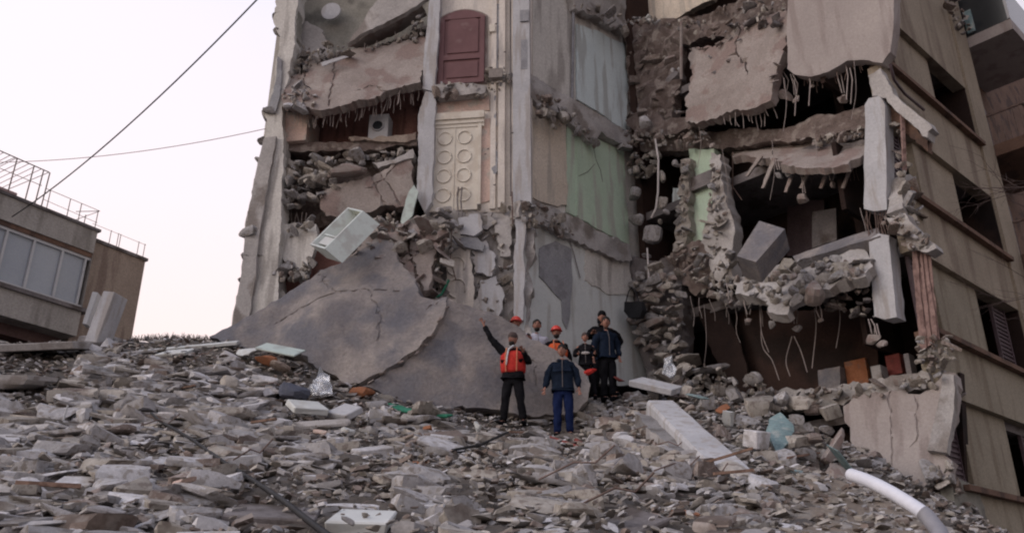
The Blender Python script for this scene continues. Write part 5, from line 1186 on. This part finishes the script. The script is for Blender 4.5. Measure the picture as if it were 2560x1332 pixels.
for lb, ls in same.items():
    if len(ls) > 1:
        ls.sort(key=lambda t: t[0]); nm = ['left hand', 'right hand'] if len(ls) == 2 else ['leftmost', 'middle', 'rightmost'] if len(ls) == 3 else ['leftmost', 'second from left', 'second from right', 'rightmost'] if len(ls) == 4 else ['leftmost', 'left middle', 'middle', 'right middle', 'rightmost'] if len(ls) == 5 else None
        for i, (x, o) in enumerate(ls):
            if nm: o['label'] = nm[i] + ' ' + lb
for o, x in LBL:
    if len(o['label'].split()) > 16: o['label'] = o['label'].replace(' of the ', ' of ').replace('smooth grey bottom', 'bottom')
o = rub.build('rubble', RM); tag(o, 'broken stone rubble covering the whole slope below the building', 'rubble')
# ------------------------------------------------------------ people
def skin_mesh(name, pts, edges, radii, root, m, parent, X, sub=2, loc=None):
    me = bpy.data.meshes.new(name); me.from_pydata([tuple(p) for p in pts], edges, [])
    o = bpy.data.objects.new(name, me); COL.objects.link(o)
    md = o.modifiers.new('s', 'SKIN'); md.use_smooth_shade = True; md.branch_smoothing = .6
    sv = me.skin_vertices[0].data
    for i, r in enumerate(radii):
        sv[i].radius = r if isinstance(r, tuple) else (r, r); sv[i].use_root = (i == root)
    s2 = o.modifiers.new('u', 'SUBSURF'); s2.levels = sub; s2.render_levels = sub
    dg = bpy.context.evaluated_depsgraph_get(); ev = o.evaluated_get(dg)
    m2 = bpy.data.meshes.new_from_object(ev); bpy.data.objects.remove(o); bpy.data.meshes.remove(me)
    m2.transform(X); m2.materials.clear(); m2.materials.append(MATS[m]); m2.name = name
    m2.polygons.foreach_set('use_smooth', [True] * len(m2.polygons))
    # give the cloth a few folds
    o2 = bpy.data.objects.new(name, m2); COL.objects.link(o2); o2.parent = parent; ORG[o2.name] = ORG[parent.name]
    return o2
def folds(o, amp, sc_=14):
    for v in o.data.vertices:
        v.co += v.normal * amp * noise.fractal(Vector((v.co.x * sc_, v.co.y * sc_, v.co.z * sc_ * .6)), 1, 2, 3)
def blob(name, c, r, m, parent, X, seed=0, noise_=.0, cut=None, seg=14):
    bm = bmesh.new(); bmesh.ops.create_uvsphere(bm, u_segments=seg, v_segments=seg - 4, radius=1)
    for v in bm.verts:
        k = 1 + noise_ * noise.noise(v.co * 3 + Vector((seed, 0, 0)))
        v.co = Vector((v.co.x * r[0] * k, v.co.y * r[1] * k, v.co.z * r[2] * k)) + Vector(c)
        if cut is not None and v.co.z < cut: v.co.z = cut
    me = bpy.data.meshes.new(name); bm.to_mesh(me); bm.free(); me.transform(X); me.materials.append(MATS[m])
    me.polygons.foreach_set('use_smooth', [True] * len(me.polygons))
    o = bpy.data.objects.new(name, me); COL.objects.link(o); o.parent = parent; ORG[o.name] = ORG[parent.name]; return o
def person(base, H, yaw, label, armL, armR, legs=.13, top='cloth_black', bottom='cloth_black', shoes='cloth_black', head='hair', hair='hair_black', vest=None, turn=0.0, lean=0.0, beard=False, scarf=False, hood=False, sleeves=None, group=None, step=0.0, nod=0.0, bulk=1.0):
    """faces -Y before yaw; armX = (elbow, wrist) offsets from the shoulder in metres, x outward, y forward(-), z up"""
    b = Vector(base); t = thing('person', b, label, 'person', group)
    X = Matrix.Rotation(yaw, 4, 'Z') @ Matrix.Scale(H / 1.75, 4)
    hipz = .92; cz = 1.27; shz = 1.43; neck = 1.50
    L = lambda x, y, z: Vector((x, y - lean * max(0, z - hipz), z))
    hip = L(0, 0, hipz); wst = L(0, .0, 1.08); ch = L(0, .0, cz); nk = L(0, .005, 1.455); nk2 = L(0, -.01, 1.53)
    sh = {s: L(s * .185, .0, shz) for s in (-1, 1)}
    arms = {-1: armL, 1: armR}
    E = {}; W = {}
    for s in (-1, 1):
        e_, w_ = arms[s]; E[s] = sh[s] + Vector((s * e_[0], e_[1], e_[2])); W[s] = sh[s] + Vector((s * w_[0], w_[1], w_[2]))
    kn = {s: Vector((s * (.085 + legs * .5), -.03 - step * s * .5, .50)) for s in (-1, 1)}; an = {s: Vector((s * (.08 + legs), .01 - step * s, .085)) for s in (-1, 1)}
    toe = {s: an[s] + Vector((s * .03, -.17, -.045)) for s in (-1, 1)}; hp = {s: Vector((s * .095, 0, .88)) for s in (-1, 1)}
    # continuous body with fingers
    pts = [hip, wst, ch, nk, nk2]; ed = [(0, 1), (1, 2), (2, 3), (3, 4)]; ra = [(.14, .10), (.13, .09), (.15, .10), (.06, .06), (.052, .052)]
    def addp(p, r, j): pts.append(p); ra.append(r); ed.append((j, len(pts) - 1)); return len(pts) - 1
    for s in (-1, 1):
        j = addp(hp[s], (.085, .085), 0); j = addp(kn[s], (.052, .055), j); j = addp(an[s], (.036, .04), j); addp(toe[s], (.035, .028), j)
        j = addp(sh[s], (.05, .05), 2); j = addp(E[s], (.038, .038), j); j = addp(W[s], (.026, .024), j)
        d = (W[s] - E[s]).normalized(); pm = addp(W[s] + d * .05, (.034, .018), j); pe = addp(W[s] + d * .095, (.034, .016), pm)
        a = d.cross(Vector((0, 1, 0.2))); a = a.normalized() if a.length > .1 else Vector((1, 0, 0))
        curl = Vector((0, -1, 0)); curl = (curl - d * curl.dot(d)); curl = curl.normalized() if curl.length > .1 else Vector((0, 0, 1))
        for k, (o_, ln) in enumerate(((-.028, .062), (-.010, .075), (.010, .070), (.027, .055))):
            f1 = addp(W[s] + d * (.10 + ln * .5) + a * o_ * 1.1 + curl * .008, (.0085, .0085), pe); addp(W[s] + d * (.10 + ln) + a * o_ * 1.15 + curl * .025, (.0075, .0075), f1)
        th = addp(W[s] + d * .055 + a * -.045 * 1.0 + curl * .015, (.011, .011), pm); addp(W[s] + d * .095 + a * -.062 + curl * .02, (.009, .009), th)
    body = skin_mesh('body', pts, ed, ra, 0, 'skin_tone', t, X, 1)
    # trousers
    pt = [L(0, 0, 1.02), hip]; e2 = [(0, 1)]; r2 = [(.155 * bulk, .115), (.165 * bulk, .125)]
    for s in (-1, 1):
        j0 = len(pt); pt += [hp[s] + Vector((s * .01, 0, -.06)), hp[s].lerp(kn[s], .5), kn[s], kn[s].lerp(an[s], .5), an[s] + Vector((0, 0, .0))]
        r2 += [(.12, .12), (.105, .108), (.086, .088), (.078, .08), (.072, .078)]; e2 += [(1, j0)] + [(j0 + q, j0 + q + 1) for q in range(4)]
    tr = skin_mesh('trousers', pt, e2, r2, 1, bottom, t, X, 2); folds(tr, .014)
    for s in (-1, 1):
        ps = [an[s] + Vector((0, .05, -.03)), an[s] + Vector((0, 0, -.02)), toe[s] + Vector((0, .04, 0)), toe[s] + Vector((0, -.02, 0))]
        skin_mesh('shoe', ps, [(0, 1), (1, 2), (2, 3)], [(.045, .045), (.052, .06), (.05, .036), (.042, .03)], 1, shoes, t, X, 1)
    # jacket
    pj = [L(0, 0, .90), L(0, 0, 1.05), L(0, -.005, 1.2), L(0, 0, 1.33), L(0, .005, 1.44), nk2 + Vector((0, .005, -.03))]
    rj = [(.195 * bulk, .15), (.195 * bulk, .145), (.205 * bulk, .15), (.205 * bulk, .145), (.145, .10), (.07, .072)]; ej = [(q, q + 1) for q in range(5)]
    tm = sleeves or top
    for s in (-1, 1):
        j0 = len(pj); pj += [sh[s] + Vector((-s * .01, 0, -.015)), sh[s].lerp(E[s], .5), E[s], E[s].lerp(W[s], .5), W[s]]
        rj += [(.10, .095), (.085, .085), (.073, .073), (.062, .062), (.05, .05)]; ej += [(3, j0)] + [(j0 + q, j0 + q + 1) for q in range(4)]
    jk = skin_mesh('jacket', pj, ej, rj, 1, tm, t, X, 2); folds(jk, .02)
    if vest:
        pv = [L(0, 0, .95), L(0, 0, 1.08), L(0, -.005, 1.22), L(0, 0, 1.34), L(0, .0, 1.43)]
        v = skin_mesh('vest', pv, [(q, q + 1) for q in range(4)], [(.24 * bulk, .195), (.24 * bulk, .19), (.25 * bulk, .19), (.25 * bulk, .18), (.175, .125)], 0, vest, t, X, 2); folds(v, .01)
        for s in (-1, 1):
            skin_mesh('stripe', [L(s * .10, -.18, .98), L(s * .11, -.19, 1.15), L(s * .11, -.185, 1.3), L(s * .10, -.12, 1.47)], [(0, 1), (1, 2), (2, 3)], [(.015, .012)] * 4, 0, 'vest_stripe', t, X, 1)
    if vest is None: skin_mesh('zip', [L(0, -.145, .92), L(0, -.155, 1.1), L(0, -.155, 1.3), L(0, -.09, 1.47)], [(0, 1), (1, 2), (2, 3)], [(.007, .006)] * 4, 0, 'concrete_dark', t, X, 1)
    # head
    hc = nk2 + Vector((0, -.02, .125)); Xh = X @ Matrix.Translation(hc) @ Matrix.Rotation(turn, 4, 'Z') @ Matrix.Rotation(nod, 4, 'X')
    hd = blob('head', (0, 0, 0), (.078, .098, .122), 'skin_tone', t, Xh, seg=18)
    def tohead(o): 
        o.parent = hd; return o
    iv = hd.data
    jaw = Xh.inverted()
    for v in iv.vertices:
        q = jaw @ v.co
        if q.z < -.02: q.x *= 1 - .22 * min(1, (-q.z - .02) / .1); q.y += -.012 * min(1, (-q.z - .02) / .1)
        if q.y < -.06 and abs(q.z + .01) < .035 and abs(q.x) < .02: q.y -= .02
        if q.y < -.05 and .012 < q.z < .045 and .012 < abs(q.x) < .045: q.y += .009
        v.co = Xh @ q
    for s in (-1, 1):
        blob('ear', (s * .08, .005, -.005), (.013, .022, .032), 'skin_tone', hd, Xh, seg=8)
        blob('eye', (s * .032, -.082, .022), (.012, .008, .007), 'hair_black', hd, Xh, seg=8)
        blob('eyebrow', (s * .034, -.087, .043), (.018, .008, .005), 'hair_black', hd, Xh, seg=8)
    blob('nose', (0, -.103, -.005), (.013, .018, .026), 'skin_tone', hd, Xh, seg=8)
    blob('mouth', (0, -.092, -.05), (.025, .01, .006), 'red_wood', hd, Xh, seg=8)
    if beard: blob('beard', (0, -.04, -.088), (.058, .055, .05), 'hair_black', hd, Xh, noise_=.2, seg=12)
    if head == 'hair': blob('hair', (0, .018, .048), (.091, .104, .096), hair, hd, Xh, noise_=.16, seed=yaw * 9, seg=16)
    elif head == 'cap': blob('knit_cap', (0, .006, .048), (.091, .11, .098), hair, hd, Xh, noise_=.06, seg=16)
    elif head == 'helmet':
        blob('helmet', (0, .008, .035), (.11, .13, .115), 'helmet_red', hd, Xh, cut=.02, seg=18)
        blob('helmet_brim', (0, -.03, .025), (.125, .145, .012), 'helmet_red', hd, Xh, seg=16)
    if hood: blob('hood', (0, .05, -.06), (.105, .09, .12), top, hd, Xh, noise_=.1, seg=14)
    if scarf: 
        q = skin_mesh('scarf', [nk2 + Vector((.04, -.09, -.02)), L(-.06, -.15, 1.42), L(-.085, -.18, 1.25), L(-.1, -.18, 1.1)], [(0, 1), (1, 2), (2, 3)], [(.04, .03), (.035, .02), (.035, .018), (.025, .015)], 0, 'scarf_pale', t, X, 1)
    return t
down = ((.09, .02, -.29), (.13, -.04, -.54))
def foot(x, y, Y): return at(x, y, Y)
# his right hand is on the left of the picture (x negative side = s -1 when facing the camera)
p1 = person(foot(1283, 1064, 15.35), 1.72, R(-12), 'bearded man in red vest with his arm raised high, standing on the rubble', ((.20, -.05, .19), (.37, -.08, .52)), ((.12, .03, -.26), (.06, -.26, -.10)), legs=.11, vest='vest_red', beard=True, turn=R(-22), scarf=True, head='cap', hair='twig_bark', bulk=1.1)
p2 = person(at(1290, 785, 16.3) - Vector((0, 0, 1.86)), 1.75, R(10), 'man in red helmet and pink shirt, mostly hidden by the second slab', down, down, top='shirt_pink', head='helmet', beard=True, turn=R(-25))
p3 = person(at(1341, 803, 16.6) - Vector((0, 0, 1.76)), 1.75, R(15), 'dark haired man in a white top lifting his hand beside the red helmet', ((.2, -.1, -.1), (.32, -.22, .12)), down, top='shirt_white', turn=R(-15), beard=True)
p4 = person(at(1389, 808, 16.5) - Vector((0, 0, 1.86)), 1.75, R(18), 'man in red helmet and bright orange vest behind the slab', down, down, vest='vest_orange', head='helmet', beard=True, turn=R(-20))
p5 = person(foot(1410, 1094, 15.2), 1.69, R(-5), 'man in navy jacket and blue jeans standing with arms hanging down', ((.10, .02, -.27), (.15, -.08, -.51)), ((.09, .0, -.28), (.12, -.08, -.52)), legs=.04, top='cloth_navy', bottom='jeans_blue', turn=R(-8), beard=False, bulk=1.12)
p6 = person(at(1462, 836, 16.1) - Vector((0, 0, 1.30)), 1.30, R(-5), 'boy in dark printed sweater holding an orange bundle behind the navy jacket man', ((.1, -.03, -.26), (.02, -.26, -.28)), ((.1, -.03, -.26), (.06, -.28, -.3)), head='hair', hair='twig_bark', turn=R(10))
v_ = blob('print', (0, -.15, 1.2), (.12, .02, .04), 'concrete', p6, Matrix.Rotation(R(-5), 4, 'Z') @ Matrix.Scale(1.30 / 1.75, 4), seg=10)
p7 = person(foot(1512, 990, 17.2), 1.80, R(15), 'tall man in dark hooded jacket with hand on hip, behind another man', ((.14, .0, -.24), (.12, -.2, -.2)), ((.26, .1, -.22), (.06, .03, -.42)), head='cap', hair='cloth_black', hood=True, turn=R(-20), bulk=1.1)
p8 = person(foot(1522, 1003, 16.7), 1.73, R(18), 'young man in dark blue jacket and black trousers, right of the group', down, ((.08, .02, -.28), (.06, -.08, -.5)), legs=-.01, top='cloth_navy', hair='hair_black', turn=R(-22), step=.06)
# what they hold or stand by
q = at(1474, 930, 15.85)
o = stone('orange_bundle', q, (.15, .09, .08), (0, -.2, 0), 'lump', 'vest_red'); tag(o, 'orange red bundle held in the hands of the boy', 'bundle')
# black handbag hanging on the broken wall edge
hb0 = BD.wp(1582, 762, .5); bg = thing('handbag', hb0 - Vector((0, 0, .25)), 'black handbag hanging by its strap from the broken wall corner', 'handbag')
q = panel('bag', BD, [(1562,755),(1600,752),(1606,775),(1600,792),(1572,794),(1560,778)], .62, .16, 'bag_black', bg, amp=.01, relief=.03)
bar('strap', [BD.wp(1564, 757, .55), BD.wp(1572, 728, .52), BD.wp(1580, 718, .5), BD.wp(1590, 730, .52), BD.wp(1598, 755, .55)], .014, 'bag_black', bg, k=5)
# ------------------------------------------------------------ cables, twigs, leaning post
def sagc(a, b, sag, n=18): return [a.lerp(b, t) - Vector((0, 0, sag * 4 * t * (1 - t))) for t in np.linspace(0, 1, n)]
a = at(30, 542, 17.5); b = at(690, -50, 11.0)
o = bar('power_cable', sagc(a, b, .35), .013, 'black_cable', None, k=6); tag(o, 'thick overhead cable rising from the house roof to the upper right', 'cable')
o = bar('power_cable', sagc(at(-60, 406, 20), at(664, 322, 18.0), .25), .009, 'cage_mesh', None, k=4); tag(o, 'thin pale overhead wire running to the left end wall', 'wire')
# black cable over the rubble
pts = []
for x, y, Y, u in ((378, 1032, 11.9, .12), (400, 1052, 11.6, .1), (480, 1098, 10.4, .1), (560, 1155, 9.1, .1), (640, 1205, 8.0, .12), (710, 1252, 7.1, .12), (770, 1300, 6.4, .1), (830, 1345, 5.9, .05)):
    pts.append(at(x, y, Y - .75 * Y / 10))
o = bar('black_cable', pts, .017, 'black_cable', None, k=7, r2=.024); tag(o, 'thick black cable lying diagonally over the stones, lower left', 'cable')
# leaning concrete pier at the crest
o = rest('leaning_pier', 266, 800, 16.9, .30, .42, 1.12, -.25, .16, -.05, 'concrete_pale', 'stub of a pale concrete pier standing at the crest before the house', 'pier', k=1)
o = rest('air_unit', 230, 775, 17.6, .12, .3, .75, .1, .12, 0, 'white_frame', 'narrow white metal strip standing left of the pale pier', 'metal strip', k=1)
# low scrub of broken twigs and stones along the far crest
V = []; Fc = []; rs = random.Random(3)
for i in range(420):
    x = rs.uniform(320, 560); q = at(x, 852, 17.9 + rs.uniform(-.3, .5)); L = rs.uniform(.05, .2) * (1.1 - abs(x - 430) / 300)
    d = Vector((rs.uniform(-.7, .7), rs.uniform(-.5, .5), 1)).normalized() * L
    v_, f_ = tube([q, q + d * .6 + Vector((rs.uniform(-.03, .03), 0, 0)), q + d], .008, 3, .003); Fc += [tuple(k_ + len(V) for k_ in f) for f in f_]; V += v_
o = link('dry_scrub', V, Fc, 'twig_bark'); tag(o, 'dark dry scrub along the crest under the bright gap', 'scrub', kind='stuff')
# bare tree reaching in from the right
tr = thing('bare_tree', (9.3, 12.2, 0), 'bare tree with thin dark twigs reaching in before the right facade', 'tree')
bar('trunk', [Vector((9.3, 12.2, 0)), Vector((9.25, 12.2, 2.5)), Vector((9.2, 12.1, 5.2)), Vector((9.4, 12.0, 8.5))], .13, 'twig_bark', tr, k=8, r2=.05)
V = []; Fc = []; rs = random.Random(8)
def twig(p, d, L, r, lv):
    global V, Fc
    ps = [p]; q = p.copy(); dd = d.normalized()
    for i in range(5):
        dd = (dd + Vector((rs.gauss(0, .14), rs.gauss(0, .1), rs.gauss(-.01, .12)))).normalized(); q = q + dd * L / 5; ps.append(q.copy())
    v_, f_ = tube(ps, r, 4, r * .45); Fc += [tuple(k_ + len(V) for k_ in f) for f in f_]; V += v_
    if lv > 0:
        for i in range(5): 
            k_ = rs.randrange(1, 6); twig(ps[k_], dd + Vector((rs.gauss(0, .7), rs.gauss(0, .4), rs.gauss(0, .7))), L * rs.uniform(.35, .65), r * .5, lv - 1)
for z, d, L in ((8.0, (-1, .1, .05), 1.7), (7.2, (-1, -.1, .1), 1.5), (6.4, (-1, .1, .0), 1.7), (5.4, (-1, -.1, -.1), 1.3), (8.5, (.3, 0, 1), 1.5), (7.6, (-.8, .1, .4), 1.3)):
    twig(Vector((9.3, 12.1, z)), Vector(d), L, .012, 2)
link('branches', V, Fc, 'twig_bark', tr)
